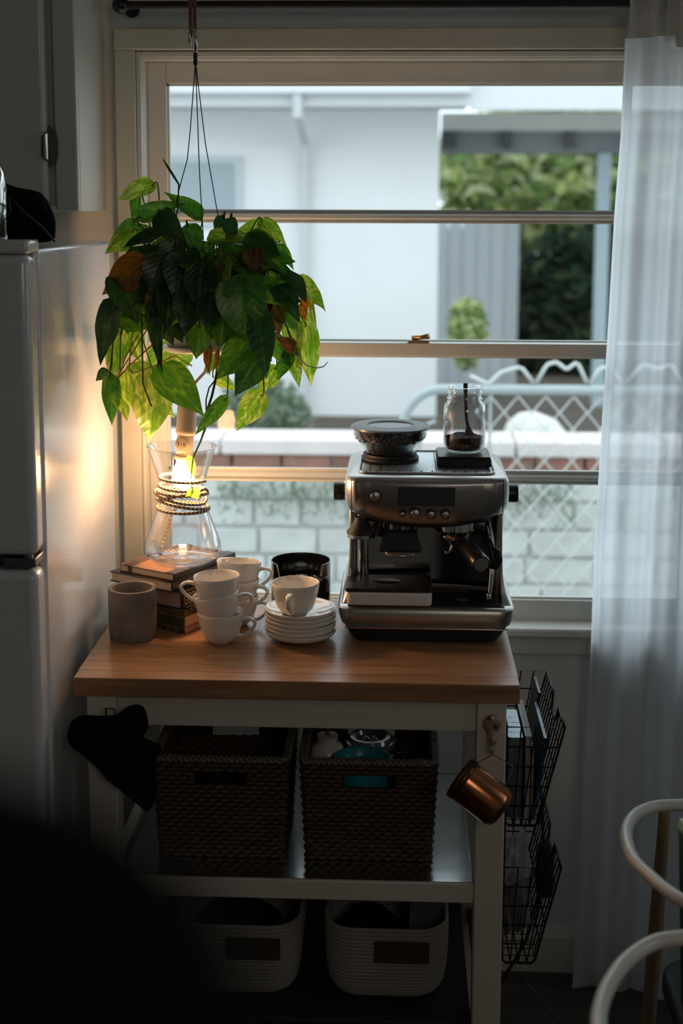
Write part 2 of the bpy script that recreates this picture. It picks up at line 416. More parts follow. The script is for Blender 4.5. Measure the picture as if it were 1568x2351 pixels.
def yard_things():
    o = mk('sack', M().lathe([(0,0),(.16,.01),(.19,.12),(.15,.26),(.07,.34),(0,.36)], 20, sx=1.0, sy=.6), mat('white_sack', (.72,.72,.66), .8, bmp=.5, bs=8), smooth='all')
    o.location = (.74,6.55,.40); o.rotation_euler = (0,R(-24),0); tag(o, 'pale bulging sack leaning behind the chain link gate', 'sack')
    t = mk('planter', M().lathe([(0,0),(.08,0),(.11,.16),(.12,.16),(.12,.18),(.10,.18),(.095,.15),(0,.15)], 20), mat('terracotta', (.34,.19,.10), .8), smooth=40)
    t.location = (.38,6.30,.40); tag(t, 'brown terracotta planter behind the chain link gate', 'planter')
    # raised bed the wall holds back
    b = struct('raised_ground', M().box(-8,8,5.8,16,-.1,.40), mat('soil', (.10,.08,.06), .95))
yard_things()
# ------------------------------------------------------------------ shared object materials
MAT['fridge'] = mat('white_enamel', (.68,.70,.72), .15, bmp=.22, bs=230, coat=.5)
MAT['cabinet'] = mat('cabinet_paint', (.62,.64,.60), .35, bmp=.06, bs=60, coat=.2)
MAT['black'] = mat('black_plastic', (.010,.011,.012), .32)
MAT['blackm'] = mat('black_matte', (.012,.012,.013), .6)
MAT['blackcloth'] = mat('black_cloth', (.0045,.0055,.006), 1.0, bmp=.5, bs=300, spec=.08)
MAT['ceramic'] = mat('white_porcelain', (.78,.75,.70), .12, coat=.6)
MAT['steel'] = mat('brushed_steel', (.50,.49,.47), .34, 1.0, bmp=.05, bs=400, sc=(1,1,1))
MAT['chrome'] = mat('polished_steel', (.70,.69,.68), .07, 1.0)
MAT['dkrub'] = mat('dark_rubber_and_shade', (.02,.02,.02), .7)
MAT['white'] = mat('white_plastic', (.75,.73,.71), .22)
MAT['clear'] = thin_glass('clear_glass', (.985,.99,.985), .05, 1.0, 0, 2.2)
MAT['clearp'] = thin_glass('clear_plastic', (.93,.92,.92), .06, .8, .05, 2.4)
MAT['cream'] = mat('cart_white_paint', (.62,.57,.50), .38, bmp=.05, bs=60)
def wood_mat(name, a, b, rough=.38, rand=.07):
    m, nt, bs, out = nodes(name)
    oi = nt.nodes.new('ShaderNodeObjectInfo')
    tc = nt.nodes.new('ShaderNodeTexCoord'); add = nt.nodes.new('ShaderNodeVectorMath'); add.operation = 'ADD'
    cmb = nt.nodes.new('ShaderNodeCombineXYZ'); mm = nt.nodes.new('ShaderNodeMath'); mm.operation = 'MULTIPLY'; mm.inputs[1].default_value = 37
    L(nt, oi.outputs['Random'], mm.inputs[0]); L(nt, mm.outputs[0], cmb.inputs[0]); L(nt, mm.outputs[0], cmb.inputs[2])
    L(nt, tc.outputs['Object'], add.inputs[0]); L(nt, cmb.outputs[0], add.inputs[1])
    mp = nt.nodes.new('ShaderNodeMapping'); mp.inputs['Scale'].default_value = (3, 45, 45); L(nt, add.outputs[0], mp.inputs[0])
    n1 = nt.nodes.new('ShaderNodeTexNoise'); n1.inputs['Scale'].default_value = 1.6; n1.inputs['Detail'].default_value = 6; n1.inputs['Distortion'].default_value = .6; L(nt, mp.outputs[0], n1.inputs[0])
    r = ramp(nt, n1.outputs['Fac'], [(.3, a), (.72, b)])
    hv = nt.nodes.new('ShaderNodeHueSaturation'); mr = nt.nodes.new('ShaderNodeMapRange'); mr.inputs['To Min'].default_value = 1-rand; mr.inputs['To Max'].default_value = 1+rand
    L(nt, oi.outputs['Random'], mr.inputs[0]); L(nt, mr.outputs[0], hv.inputs['Value']); L(nt, r.outputs[0], hv.inputs['Color'])
    L(nt, hv.outputs[0], bs.inputs['Base Color']); bs.inputs['Roughness'].default_value = rough
    bump(nt, bs, n1.outputs['Fac'], .06, .002); return m
MAT['butcher'] = wood_mat('butcher_block_wood', (.26,.128,.060), (.44,.24,.125), .28, .05)

def text(body, size, mt, parent, loc, rot, ext=.0002, name='lettering', align='CENTER', sx=1.0):
    c = bpy.data.curves.new(name, 'FONT'); c.body = body; c.size = size; c.extrude = ext; c.align_x = align; c.align_y = 'CENTER'
    o = bpy.data.objects.new(name, c); COL.objects.link(o)
    dg = bpy.context.evaluated_depsgraph_get(); me = bpy.data.meshes.new_from_object(o.evaluated_get(dg))
    bpy.data.objects.remove(o); o = bpy.data.objects.new(name, me); COL.objects.link(o)
    me.materials.clear(); me.materials.append(mt); o.parent = parent; o.location = loc; o.rotation_euler = rot; o.scale = (sx, 1, 1); return o
def rrect(x0, x1, y0, y1, r, n=6):
    pts = []
    for cx, cy, a0 in ((x1-r,y0+r,-90),(x1-r,y1-r,0),(x0+r,y1-r,90),(x0+r,y0+r,180)):
        for i in range(n+1):
            a = R(a0+90*i/n); pts.append((cx+r*math.cos(a), cy+r*math.sin(a)))
    return pts
# ------------------------------------------------------------------ upper cabinet, fridge and what lies on it
def cabinet():
    t = thing('upper_cabinet', 'cream painted upper cabinet hanging above the fridge at top left', 'cabinet', (-1.0, 2.665, 1.717))
    m = M(); m.box(-.5,.373,0,.235,0,.86); mk('body', m, MAT['cabinet'], t, bevel=.002)
    # face frame and door
    f = M(); f.box(.328,.373,-.018,0,0,.86); f.box(-.5,.328,-.018,0,0,.012); mk('face_frame', f, MAT['cabinet'], t, bevel=.004)
    d = mk('door', M().box(-.48,.315,-.036,-.004,.014,.84), MAT['cabinet'], t, bevel=.009, seg=3)
    hm = mat('aged_hinge_metal', (.16,.15,.13), .4, .5)
    for z in (.125, .70):
        h = M(); h.prism([(.318,z-.042),(.326,z-.033),(.333,z-.028),(.336,z-.012),(.336,z+.012),(.333,z+.028),(.326,z+.033),(.318,z+.042),(.312,z+.02),(.312,z-.02)],'y',-.022,-.018)
        h.prism([(.307,z-.018),(.313,z-.026),(.318,z-.030),(.318,z+.030),(.313,z+.026),(.307,z+.018)],'y',-.040,-.036)
        hh = mk('hinge', h, hm, t, bevel=.001)
        mk('hinge_pin', M().cyl((.317,-.041,z-.024),(.317,-.041,z+.024),.0042,12), MAT['chrome'], hh, smooth=40)
cabinet()
def fridge():
    t = thing('fridge', 'white two door fridge standing left of the wooden topped cart', 'fridge', (-.95, 2.235, 0))
    E = MAT['fridge']; b = M(); b.box(-.35,.350,.0,.565,.06,1.658); mk('body', b, E, t, bevel=.008, seg=3)
    mk('plinth', M().box(-.34,.34,.03,.55,0,.06), MAT['blackm'], t)
    mk('door_gasket', M().box(-.335,.338,-.008,.002,.10,1.64), mat('grey_gasket', (.12,.125,.13), .6), t)
    for nm, z0, z1 in (('freezer_door', 1.148, 1.650), ('door', .07, 1.122)):
        d = mk(nm, M().box(-.35,.350,-.062,-.008,z0,z1), E, t, bevel=.014, seg=4)
        if nm == 'door': mk('handle_recess', M().box(-.30,.26,-.066,-.060,z1-.026,z1-.004), MAT['dkrub'], d, bevel=.002)
        else: mk('handle_recess', M().box(-.30,.26,-.066,-.060,z0+.004,z0+.020), MAT['dkrub'], d, bevel=.002)
    mk('hinge_cover', M().box(.285,.350,-.060,.012,1.652,1.674), E, t, bevel=.006, label='small white hinge cap on the top corner')
    hg = M(); hg.box(.29,.346,-.055,.004,1.127,1.143); hg.cyl((.33,-.04,1.12),(.33,-.04,1.15),.008,10)
    mk('hinge', hg, mat('hinge_steel', (.20,.20,.20), .35, .9), t, bevel=.002)
fridge()
def black_bag():
    rn = random.Random(4); prof = [(.0,.0),(.075,.002),(.088,.018),(.086,.045),(.074,.075),(.050,.098),(.022,.108),(0,.110)]
    m = M().lathe(prof, 36, sx=1.30, sy=.85)
    vs = []
    for v in m.v:
        p = Vector(v); n_ = noise.noise(p*14)*.030+abs(noise.noise(p*27))*-.022
        d = Vector((p.x, p.y, (p.z-.05)*.6)); d = d.normalized() if d.length > 1e-5 else Vector((0,0,1))
        k = .0 if p.z < .004 else 1
        tilt = 1-.9*p.x
        q = p+d*n_*k*1.6; q.z = max(0, q.z*tilt); vs.append(tuple(q))
    m.v = vs
    t = thing('cloth_bag', 'slumped black bag lying on top of the fridge', 'bag', (-.712, 2.43, 1.6595))
    mk('bag_body', m, MAT['blackcloth'], t, smooth='all', sub=1)
    mk('strap', M().tube([(-.02,-.088,.012),(.01,-.090,.034),(.035,-.084,.058),(.030,-.074,.082)], .0025, 8), MAT['blackm'], t, smooth='all')
    mk('strap', M().tube([(.035,-.080,.085),(.055,-.074,.06),(.085,-.055,.03),(.098,-.03,.006)], .002, 8), MAT['blackm'], t, smooth='all')
black_bag()
def glass_bottle():
    t = thing('glass_bottle', 'clear glass bottle at the left edge on top of the fridge', 'bottle', (-.717, 2.29, 1.658))
    mk('glass', M().lathe([(0,.002),(.046,.002),(.050,.012),(.050,.10),(.047,.125),(.036,.150),(.020,.168),(.016,.19),(.016,.22),(.018,.222)], 36), MAT['clearb'], t, smooth='all')
    mk('neck_ring', M().lathe([(.016,.212),(.020,.214),(.020,.224),(.016,.226)], 28), MAT['clearb'], t, smooth='all')
MAT['clearb'] = thin_glass('thick_clear_glass', (.80,.87,.87), .14, 1.0, .03, 1.3)
glass_bottle()
# ------------------------------------------------------------------ kitchen cart
def cart():
    t = thing('kitchen_cart', 'white painted kitchen cart with thick butcher block worktop below the window', 'cart', (-.176, 2.535, 0))
    W2, D2 = .395, .255
    rn = random.Random(5)
    core = mk('worktop', M().box(-W2+.002,W2-.002,-D2+.002,D2-.002,.868,.8975), MAT['butcher'], t, bevel=.001)
    rows = 12; dy = 2*D2/rows
    for r_ in range(rows):
        x = -W2; cuts = [(-W2, W2)] if r_ == 0 else []
        if r_ == 0: x = W2
        while x < W2-.02:
            wd = rn.choice((.22,.30,.38,.46)); x2 = min(W2, x+wd)
            if W2-x2 < .07: x2 = W2
            cuts.append((x, x2)); x = x2
        for a, b in cuts:
            g = .00004; y0 = -D2+r_*dy
            z0 = .866 if r_ in (0, rows-1) else .885
            s = mk('stave', M().box((a-b)/2+g, (b-a)/2-g, g, dy-g, z0-.9, 0), MAT['butcher'], core, bevel=.0002 if r_ else .0015, seg=1); s.location = ((a+b)/2, y0, .9)
    C = MAT['cream']
    lx, ly = .347, .222; hw = .026
    for sx in (-1, 1):
        for sy in (-1, 1):
            mk('leg', M().box(sx*lx-hw,sx*lx+hw,sy*ly-hw,sy*ly+hw,.0,.866), C, t, bevel=.003)
    mk('apron', M().box(-lx+hw,lx-hw,-ly-.018,-ly+.004,.808,.866), C, t, bevel=.002)
    mk('apron', M().box(-lx+hw,lx-hw,ly-.004,ly+.018,.808,.866), C, t, bevel=.002)
    for sx in (-1, 1): mk('apron', M().box(sx*lx-.010,sx*lx+.010,-ly+hw,ly-hw,.808,.866), C, t, bevel=.002)
    st = mat('worn_shelf_steel', (.78,.83,.88), .17, 1.0, bmp=.10, bs=25, var=.10, vs=14)
    for z, nm in ((.52, 'shelf'), (.245, 'shelf')):  # lower shelf and its side rails dark: shadow there put into their colour
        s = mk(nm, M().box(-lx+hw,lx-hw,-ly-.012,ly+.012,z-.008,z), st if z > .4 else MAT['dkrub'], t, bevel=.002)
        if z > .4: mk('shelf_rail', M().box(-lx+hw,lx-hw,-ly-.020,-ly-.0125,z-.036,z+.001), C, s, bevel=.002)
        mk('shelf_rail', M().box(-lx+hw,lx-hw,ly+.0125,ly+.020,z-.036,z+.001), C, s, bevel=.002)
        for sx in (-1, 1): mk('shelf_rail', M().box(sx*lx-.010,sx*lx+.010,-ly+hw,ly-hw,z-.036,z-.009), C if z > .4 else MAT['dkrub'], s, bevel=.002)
    # ceramic and brass coat hook on the right front leg
    hm = mat('aged_cream_hook', (.30,.24,.15), .35, .2, var=.25, vs=60)
    h = M(); y0 = -ly-hw
    h.loft([[(lx+.0+r_*math.cos(a)*1.0, y0-dz, .826+r_*1.1*math.sin(a)) for a in [2*math.pi*i/20 for i in range(20)]] for r_, dz in ((.016,0),(.016,.002),(.014,.004),(.006,.0055))])
    h.tube([(lx,y0-.003,.815),(lx,y0-.006,.806),(lx,y0-.010,.797),(lx,y0-.016,.789),(lx-.001,y0-.024,.785),(lx-.001,y0-.030,.790),(lx-.001,y0-.031,.797)], [.009,.0075,.006,.0055,.005,.0055,.006], 12)
    h.tube([(lx,y0-.004,.812),(lx+.002,y0-.012,.806),(lx+.001,y0-.018,.797)], [.006,.006,.007], 10)
    hk = mk('hook', h, hm, t, smooth='all', label='small knobbed hook with two screws on the right leg')
    sc_ = mat('screw_rust', (.12,.06,.03), .5, .6)
    for dx, dz in ((-.005,.012),(.006,-.002)): mk('screw', M().cyl((lx+dx,y0-.004,.826+dz),(lx+dx,y0-.0068,.826+dz),.0036,12), sc_, hk)
cart()

def wire_box_strip(m, pts, r=.0012, n=5): m.tube(pts, r, n)
MAT['wicker'] = mat('brown_wicker', (.072,.043,.024), .5, var=.35, vs=50, rand=.12)
MAT['wicker2'] = mat('pale_seagrass_braid', (.17,.15,.115), .4, var=.3, vs=80)
def wicker(name_label, loc, w, d, h):
    t = thing('wicker_basket', name_label, 'basket', loc, group='wicker baskets on the cart shelf')
    rows = 23; rh = h/rows; n = 26
    hw = w/2; hd = d/2; body = M()
    def flare(z): return 1-.075*(1-z/h)
    # front weave rows: each row a strand that bulges over and under the stakes; handle slot left open
    def strand(side, z, k, row, cut=None):
        f = flare(z); L_ = 2*(hw if side in 'fb' else hd)*f
        N = 44 if side in 'fb' else 36; pts = []; segs = []
        for i in range(N+1):
            u = -L_/2+L_*i/N
            off = .0032*math.sin(math.pi*(i*.5+row))
            zz = z+.0008*math.sin(i*1.7+row*2.1)
            if side == 'f': p = (u, -hd*f-off, zz)
            elif side == 'b': p = (u, hd*f+off, zz)
            elif side == 'l': p = (-hw*f-off, u, zz)
            else: p = (hw*f+off, u, zz)
            if cut and abs(u) < cut:
                if len(pts) > 1: segs.append(pts)
                pts = []
            else: pts.append(p)
        if len(pts) > 1: segs.append(pts)
        return segs
    for side, nm in (('f','front_panel'),('b','back_panel'),('l','side_panel'),('r','side_panel')):
        m = M()
        for r_ in range(rows):
            z = rh*(r_+.5); cut = .047*w/.24 if (side in 'fb' and rows-6 <= r_ <= rows-4) else None
            for sg in strand(side, z, 0, r_, cut): m.tube(sg, rh*.56, 6, sq=1.0)
        # liner behind the weave so it reads solid
        z1 = rh*(rows-6); f0, f1 = flare(0), flare(h)
        def panel(za, zb, ua, ub):
            fa, fb = flare(za), flare(zb); o = .003
            if side in 'fb':
                s = -1 if side == 'f' else 1
                m._add([(ua*fa,s*(hd*fa-o),za),(ub*fa,s*(hd*fa-o),za),(ub*fb,s*(hd*fb-o),zb),(ua*fb,s*(hd*fb-o),zb)], [(0,1,2,3)])
            else:
                s = -1 if side == 'l' else 1
                m._add([(s*(hw*fa-o),ua*fa,za),(s*(hw*fa-o),ub*fa,za),(s*(hw*fb-o),ub*fb,zb),(s*(hw*fb-o),ua*fb,zb)], [(0,1,2,3)])
        e = hw if side in 'fb' else hd
        if side in 'fb':
            c = .047*w/.24; panel(0, z1, -e, e); panel(z1, rh*(rows-3), -e, -c); panel(z1, rh*(rows-3), c, e); panel(rh*(rows-3), h, -e, e)
        else: panel(0, h, -e, e)
        mk(nm, m, MAT['wicker'], t, smooth='all', fix=False)
    mk('bottom', M().box(-hw*.92,hw*.92,-hd*.92,hd*.92,.001,.006), MAT['wicker'], t)
    # braided rim: three strands plaited round the top edge
    rim = M(); per = []
    corners = rrect(-hw, hw, -hd, hd, .012, 4); P = []
    for i in range(len(corners)):
        a = Vector((*corners[i], h)); b = Vector((*corners[(i+1) % len(corners)], h)); k = max(1, int((b-a).length/.0035))
        for j in range(k): P.append(a.lerp(b, j/k))
    for s in range(3):
        pts = []
        for i, p in enumerate(P):
            nx = P[(i+1) % len(P)]; tg = (nx-p).normalized() if (nx-p).length > 1e-6 else Vector((1,0,0)); side = tg.cross(Vector((0,0,1)))
            ph = 2*math.pi*(i/9.0)+s*2*math.pi/3
            pts.append(p+side*(.0055*math.sin(ph))+Vector((0,0,.0035*math.sin(2*ph))))
        rim.tube(pts, .0036, 6, closed=True)
    mk('braided_rim', rim, MAT['wicker2'], t, smooth='all', label='paler braided rim')
    return t
wb1 = wicker('left wicker basket on the steel shelf, almost empty', (-.322, 2.490, .5205), .245, .245, .196)
wb2 = wicker('right wicker basket on the steel shelf holding jars and teal tubs', (-.047, 2.490, .5205), .245, .245, .196)
def basket_contents():
    b = thing('white_bottle', 'white squat bottle with a small brown spout in the right wicker basket', 'bottle', (-.130, 2.50, .5275))
    mk('bottle_body', M().lathe([(0,0),(.034,0),(.036,.01),(.036,.14),(.030,.165),(.020,.172),(.020,.186),(.0,.187)], 32), MAT['white'], b, smooth=50)
    mk('spout', M().lathe([(0,.187),(.005,.187),(.004,.20),(.0,.201)], 14), mat('amber_spout', (.35,.16,.05), .3), b, smooth=50)
    j = thing('lidded_jar', 'glass storage jar with a ridged clear lid in the right wicker basket', 'jar', (-.048, 2.545, .5275))
    mk('jar_body', M().lathe([(0,.001),(.045,.001),(.047,.01),(.047,.15)], 36), MAT['clearp'], j, smooth=50)
    lid = M().lathe([(.0,.163),(.010,.166),(.016,.160),(.028,.160),(.032,.168),(.040,.168),(.044,.160),(.050,.160),(.052,.152),(.048,.146)], 40)
    mk('lid', lid, mat('glossy_lid', (.20,.22,.25), .10, .3, coat=.8), j, smooth=50)
    teal = mat('teal_plastic', (.02,.27,.33), .3)
    for nm, lab, p, r_, h_ in (('plastic_tub','teal plastic tub at the front of the right wicker basket',(-.060,2.435,.5275),.052,.165),):
        u = thing(nm, lab, 'tub', p)
        mk('tub_body', M().lathe([(0,0),(r_*.86,0),(r_,.1),(r_,h_-.02)], 40), teal, u, smooth=50)
        mk('rim', M().lathe([(r_,h_-.02),(r_+.003,h_-.02),(r_+.003,h_+.004),(r_-.002,h_+.006),(r_-.005,h_-.012),(r_-.012,h_-.02),(0,h_-.022)], 40), teal, u, smooth=50)
    g = thing('drinking_glass', 'clear drinking glass in the front right corner of the right basket', 'glass', (.025, 2.437, .5275))
    mk('glass', M().lathe([(0,.001),(.026,.001),(.034,.168),(.033,.170),(.031,.166),(.024,.006),(0,.006)], 32), MAT['clear'], g, smooth='all')
    o = mk('folded_packet', M().box(-.035,.035,-.02,.02,0,.135), mat('dark_packet', (.03,.035,.04), .35), loc=(-.345,2.50,.5275), rot=(0,R(8),R(12)), bevel=.004)
    tag(o, 'dark packet standing low inside the left wicker basket', 'packet')
basket_contents()

MAT['rope'] = mat('white_cotton_rope', (.30,.285,.25), .9, bmp=.6, bs=300)
MAT['leather'] = mat('brown_leather', (.045,.028,.019), .6, bmp=.3, bs=120)
def rope_basket(lab, loc):
    t = thing('rope_basket', lab, 'basket', loc, group='rope baskets on the lower shelf')
    n = 60
    def ring(z, k):
        ax, ay, r_ = .094*k+.02, .10*k, .055*k
        return [(x, y, z) for x, y in rrect(-ax, ax, -ay, ay, r_, 14)]
    prof = [(.000,.62),(.004,.74),(.014,.85),(.030,.92),(.055,.965),(.085,.99),(.115,1.0),(.140,1.0),(.148,1.0)]
    # coil after coil of rope
    coils = M(); zz = 0; H_ = .150; k_ = 20
    for i in range(k_):
        z = H_*(i+.5)/k_
        for j in range(len(prof)-1):
            if prof[j][0] <= z <= prof[j+1][0] or j == len(prof)-2:
                u = (z-prof[j][0])/(prof[j+1][0]-prof[j][0]); k = prof[j][1]+(prof[j+1][1]-prof[j][1])*min(max(u,0),1); break
        coils.tube(ring(z, k), .0046, 6, closed=True)
    mk('rope_body', coils, MAT['rope'], t, smooth='all')
    mk('base', M().prism([(x, y) for x, y, z in ring(0, .66)], 'z', .001, .008), MAT['rope'], t)
    ay = .10
    lt = mk('leather_patch', M().prism(rrect(-.022,.080,.086,.128,.003,3), 'y', -ay-.0085, -ay-.0055), MAT['leather'], t, label='brown leather handle tab')
    return t
r1 = rope_basket('right white rope basket with brown leather tab on the lower shelf', (-.012, 2.455, .246))
r2 = rope_basket('left white rope basket on the lower shelf, half lost in the dark', (-.290, 2.455, .246))
def rope_contents():
    o = mk('dark_cloth_bundle', M().lathe([(0,0),(.060,0),(.067,.03),(.060,.09),(.035,.115),(0,.12)], 24, sx=1, sy=1.05), MAT['blackcloth'], loc=(-.046,2.46,.257), smooth='all'); tag(o, 'dark cloth bundle filling the right rope basket', 'cloth')
    o = mk('grey_box', M().box(-.035,.035,-.03,.03,0,.150), mat('dull_grey_card', (.10,.10,.10), .7), loc=(.062,2.47,.256), rot=(0,0,R(8)), bevel=.002); tag(o, 'dull grey carton standing up in the right rope basket', 'box')
    o = mk('dark_cloth_bundle', M().lathe([(0,0),(.080,0),(.090,.03),(.078,.10),(.045,.125),(0,.13)], 24, sx=1, sy=.85), MAT['blackcloth'], loc=(-.295,2.455,.257), smooth='all'); tag(o, 'dark cloth bundle filling the left rope basket', 'cloth')
rope_contents()

# copper mug hanging from the hook by its wire bail
def copper_mug():
    cp = mat('copper', (.50,.20,.095), .20, 1.0, bmp=.12, bs=45)
    t = thing('copper_mug', 'copper mug hanging tilted from the hook on the cart leg', 'mug', (.171, 2.235, .7875))
    # mug axis points right and down; opening at the upper left
    ax = Vector((.80, -.20, -.56)).normalized(); c0 = Vector((-.058, -.004, -.036))
    q = Vector((0,0,1)).rotation_difference(ax).to_matrix()
    m = M(); prof = [(.0335,.006),(.036,.000),(.0375,.002),(.0372,.010),(.0372,.078),(.034,.088),(.027,.092),(0,.092),(0,.090),(.026,.090),(.033,.086),(.0360,.077),(.0355,.010),(.0335,.006)]
    m.lathe(prof, 48, c=tuple(c0), mat=q); mk('mug_body', m, cp, t, smooth='all')
    dark = MAT['blackm']
    r_ = M().lathe([(.0365,-.001),(.0385,.0),(.0385,.011),(.0368,.012)], 48, c=tuple(c0), mat=q); mk('rim_band', r_, mat('dark_copper', (.10,.045,.025), .35, 1.0), t, smooth='all')
    w = mat('bail_wire', (.16,.12,.07), .4, .8)
    a = c0+q@Vector((0,.0,.004))+Vector((.012,0,.031)); b = c0+ax*.075+Vector((.018,.0,.032))
    mk('bail', M().tube([a, Vector((-.030,.002,-.016)), Vector((-.006,.002,.0002)), Vector((0,.002,.003)), Vector((.006,.002,.0002)), Vector((.036,.004,-.020)), b], .0011, 8), w, t, smooth='all')
copper_mug()

# black oven cloth hanging under the left end of the worktop
def mitts():
    t = thing('hanging_cloth', 'black cloth bunched and hanging under the left end of the worktop', 'cloth', (-.497, 2.255, .86))
    rn = random.Random(3)
    def outline(m_, pts, y0, th, seed):
        # pillow shape from outline: rim ring, inflated front and back
        c = Vector((sum(p[0] for p in pts)/len(pts), sum(p[1] for p in pts)/len(pts)))
        P = []
        n = len(pts)
        for i in range(n):   # catmull-rom
            p0, p1, p2, p3 = [Vector(pts[(i+k-1) % n]) for k in range(4)]
            for j in range(5):
                u = j/5; P.append(.5*((2*p1)+(-p0+p2)*u+(2*p0-5*p1+4*p2-p3)*u*u+(-p0+3*p1-3*p2+p3)*u**3))
        rings = []
        for k, s in [(-1,.15),(-.95,.55),(-.75,.82),(-.3,.97),(0,1.0),(.3,.97),(.75,.82),(.95,.55),(1,.15)]:
            rings.append([(c.x+(p.x-c.x)*s, y0+th*k+noise.noise(Vector((p.x*30*s,p.y*30*s,seed)))*.010, c.y+(p.y-c.y)*s) for p in P])
        m_.loft(rings)
    a = M(); outline(a, [(-.075,-.035),(-.050,-.018),(.0,-.020),(.025,-.005),(.050,.002),(.062,-.010),(.064,-.040),(.055,-.060),(.086,-.078),(.074,-.105),(.078,-.135),(.072,-.178),(.058,-.198),(.040,-.180),(-.005,-.145),(-.045,-.098),(-.078,-.070)], 0, .017, 1.5)
    mk('cloth_body', a, MAT['blackcloth'], t, smooth='all')
    mk('hanging_loop', M().tube([(-.01,0,-.03),(-.012,.004,-.008),(.004,.004,-.008),(.006,0,-.03)], .002, 8), MAT['blackm'], t, smooth='all')
mitts()
# ------------------------------------------------------------------ espresso machine
def superell(cx, hw, y0, y1, r, z, n=6): return [(x, y, z) for x, y in rrect(cx-hw, cx+hw, y0, y1, r, n)]
def machine():
    t = thing('espresso_machine', 'brushed steel espresso machine with grinder on the right end of the worktop', 'coffee machine', (.058, 2.500, .9))
    S_, CH, BK = MAT['steel'], MAT['chrome'], MAT['black']
    # base: black foot flaring up into the steel front
    b = M(); b.loft([superell(0,.140,.008,.285,.03,.002), superell(0,.148,.004,.29,.035,.012), superell(0,.157,.0,.29,.035,.028)])
    mk('base_foot', b, MAT['dkrub'], t, smooth=50)
    b = M(); b.loft([superell(0,.157,-.001,.29,.035,.029), superell(0,.163,-.004,.29,.035,.034), superell(0,.168,-.006,.29,.032,.052), superell(0,.169,-.006,.29,.030,.066), superell(0,.165,-.001,.288,.028,.071)])
    mk('base_shell', b, S_, t, smooth=50)
    mk('front_seam', M().box(-.155,.155,-.0075,-.004,.0305,.0322), CH, t)
    # drip tray with ribs
    tr = mk('drip_tray', M().box(-.150,.150,.004,.105,.0705,.0725), BK, t, bevel=.001)
    rb = M()
    for i in range(16): y = .010+i*.0058; rb.box(.010,.145,y,y+.0026,.0725,.0752)
    for i in range(16): y = .010+i*.0058; rb.box(-.145,-.012,y,y+.0026,.0725,.0752)
    mk('grill_ribs', rb, MAT['black'], tr, kind='stuff')
    mk('tray_button', M().lathe([(0,.0752),(.011,.0752),(.012,.0775),(0,.078)], 24, c=(.070,.035,0)), CH, tr, smooth=50)
    # side panels sweeping out from the column to the base
    for s in (-1, 1):
        prof = [(.150,.240),(.1495,.20),(.150,.15),(.152,.115),(.156,.09),(.164,.071),(.135,.071),(.137,.11),(.138,.240)]
        m = M().prism([(s*x, z) for x, z in prof], 'y', .088, .290); mk('side_panel', m, S_, t, bevel=.003, smooth=50)
        # tapering shoulder running forward onto the base
        m = M(); m.loft([[(s*x, y, z) for x, z in ((.148,.071),(.163,.071),(.1500+.006*(1-k),.071+.05*k+.001),(.146,.071+.05*k+.001))] for y, k in ((.02,0),(.05,.35),(.088,1))])
        mk('side_shoulder', m, S_, t, smooth=60)
    # polished back splash
    bs_ = M().grid(lambda u, v: (-.137+.274*u, .112+.010*math.sin(math.pi*u)-.022*(1-v)**3*0+.012*v, .0725+.170*v), 24, 8)
    mk('backsplash', bs_, mat('smoked_polished_steel', (.36,.34,.33), .10, 1.0), t, smooth='all', solid=.002)
    mk('back_housing', M().box(-.140,.140,.135,.285,.071,.245), S_, t, bevel=.004)
    mk('column_trim', M().tube([(-.124,.092,.074),(-.124,.092,.235)], .0125, 16), CH, t, smooth=50)
    # head
    hd = M()
    rings = []
    for z, hw_, y0, r_ in ((.236,.128,.050,.03),(.243,.146,.034,.04),(.252,.154,.024,.042),(.265,.1575,.018,.042),(.290,.158,.015,.042),(.308,.157,.014,.040),(.316,.154,.018,.038),(.3205,.149,.024,.034)):
        rings.append(superell(0, hw_, y0, .288, r_, z, 8))
    hd.loft(rings); mk('head_shell', hd, S_, t, smooth=60)
    # slightly bowed control panel with a sagging lower edge
    def bow(x): return .0135+.012*(x/.143)**2-.004
    cp = M(); n = 32
    top = []; bot = []
    rows = []
    for j in range(9):
        v = j/8; row = []
        for i in range(n+1):
            x = -.143+.286*i/n; zb = .2225+.030*(abs(x)/.143)**2.6; zt = .3165
            z = zb+(zt-zb)*v
            y = bow(x)+(.018*(1-v)**4)+(.006*max(0, v-.9)*10*.3)
            row.append((x, y, z))
        rows.append(row)
    cp._add([p for r_ in rows for p in r_], [(j*(n+1)+i, j*(n+1)+i+1, (j+1)*(n+1)+i+1, (j+1)*(n+1)+i) for j in range(8) for i in range(n)])
    panel = mk('control_panel', cp, S_, t, smooth='all', solid=.004)
    mk('under_head', M().loft([superell(0,.118,.045,.27,.03,.226), superell(0,.135,.035,.28,.03,.240)]), MAT['blackm'], t)
    for s in (-1, 1): mk('panel_seam', M().tube([(s*.1435,.0185,.250),(s*.1437,.017,.28),(s*.1437,.018,.318)], .0008, 6), MAT['blackm'], t)
    # top deck tray with ridges
    dk = mk('warming_deck', M().box(-.128,.128,.050,.278,.3205,.3225), mat('deck_steel', (.62,.68,.70), .42, .8), t, bevel=.001)
    fr = M(); fr.tube([(x, y, .3232) for x, y in rrect(-.130,.130,.046,.280,.02,5)], .0026, 8, closed=True); mk('deck_rim', fr, S_, dk, smooth='all')
    rg = M()
    for x in (-.110,-.09,.030-.012,.038,.120): rg.box(x-.0008,x+.0008,.052,.276,.3225,.3238)
    for i in range(12): rg.box(-.118+i*.021,-.114+i*.021,.050,.054,.3225,.3262)
    mk('deck_ridges', rg, MAT['blackm'], dk)
    # display and buttons
    yb = .0092
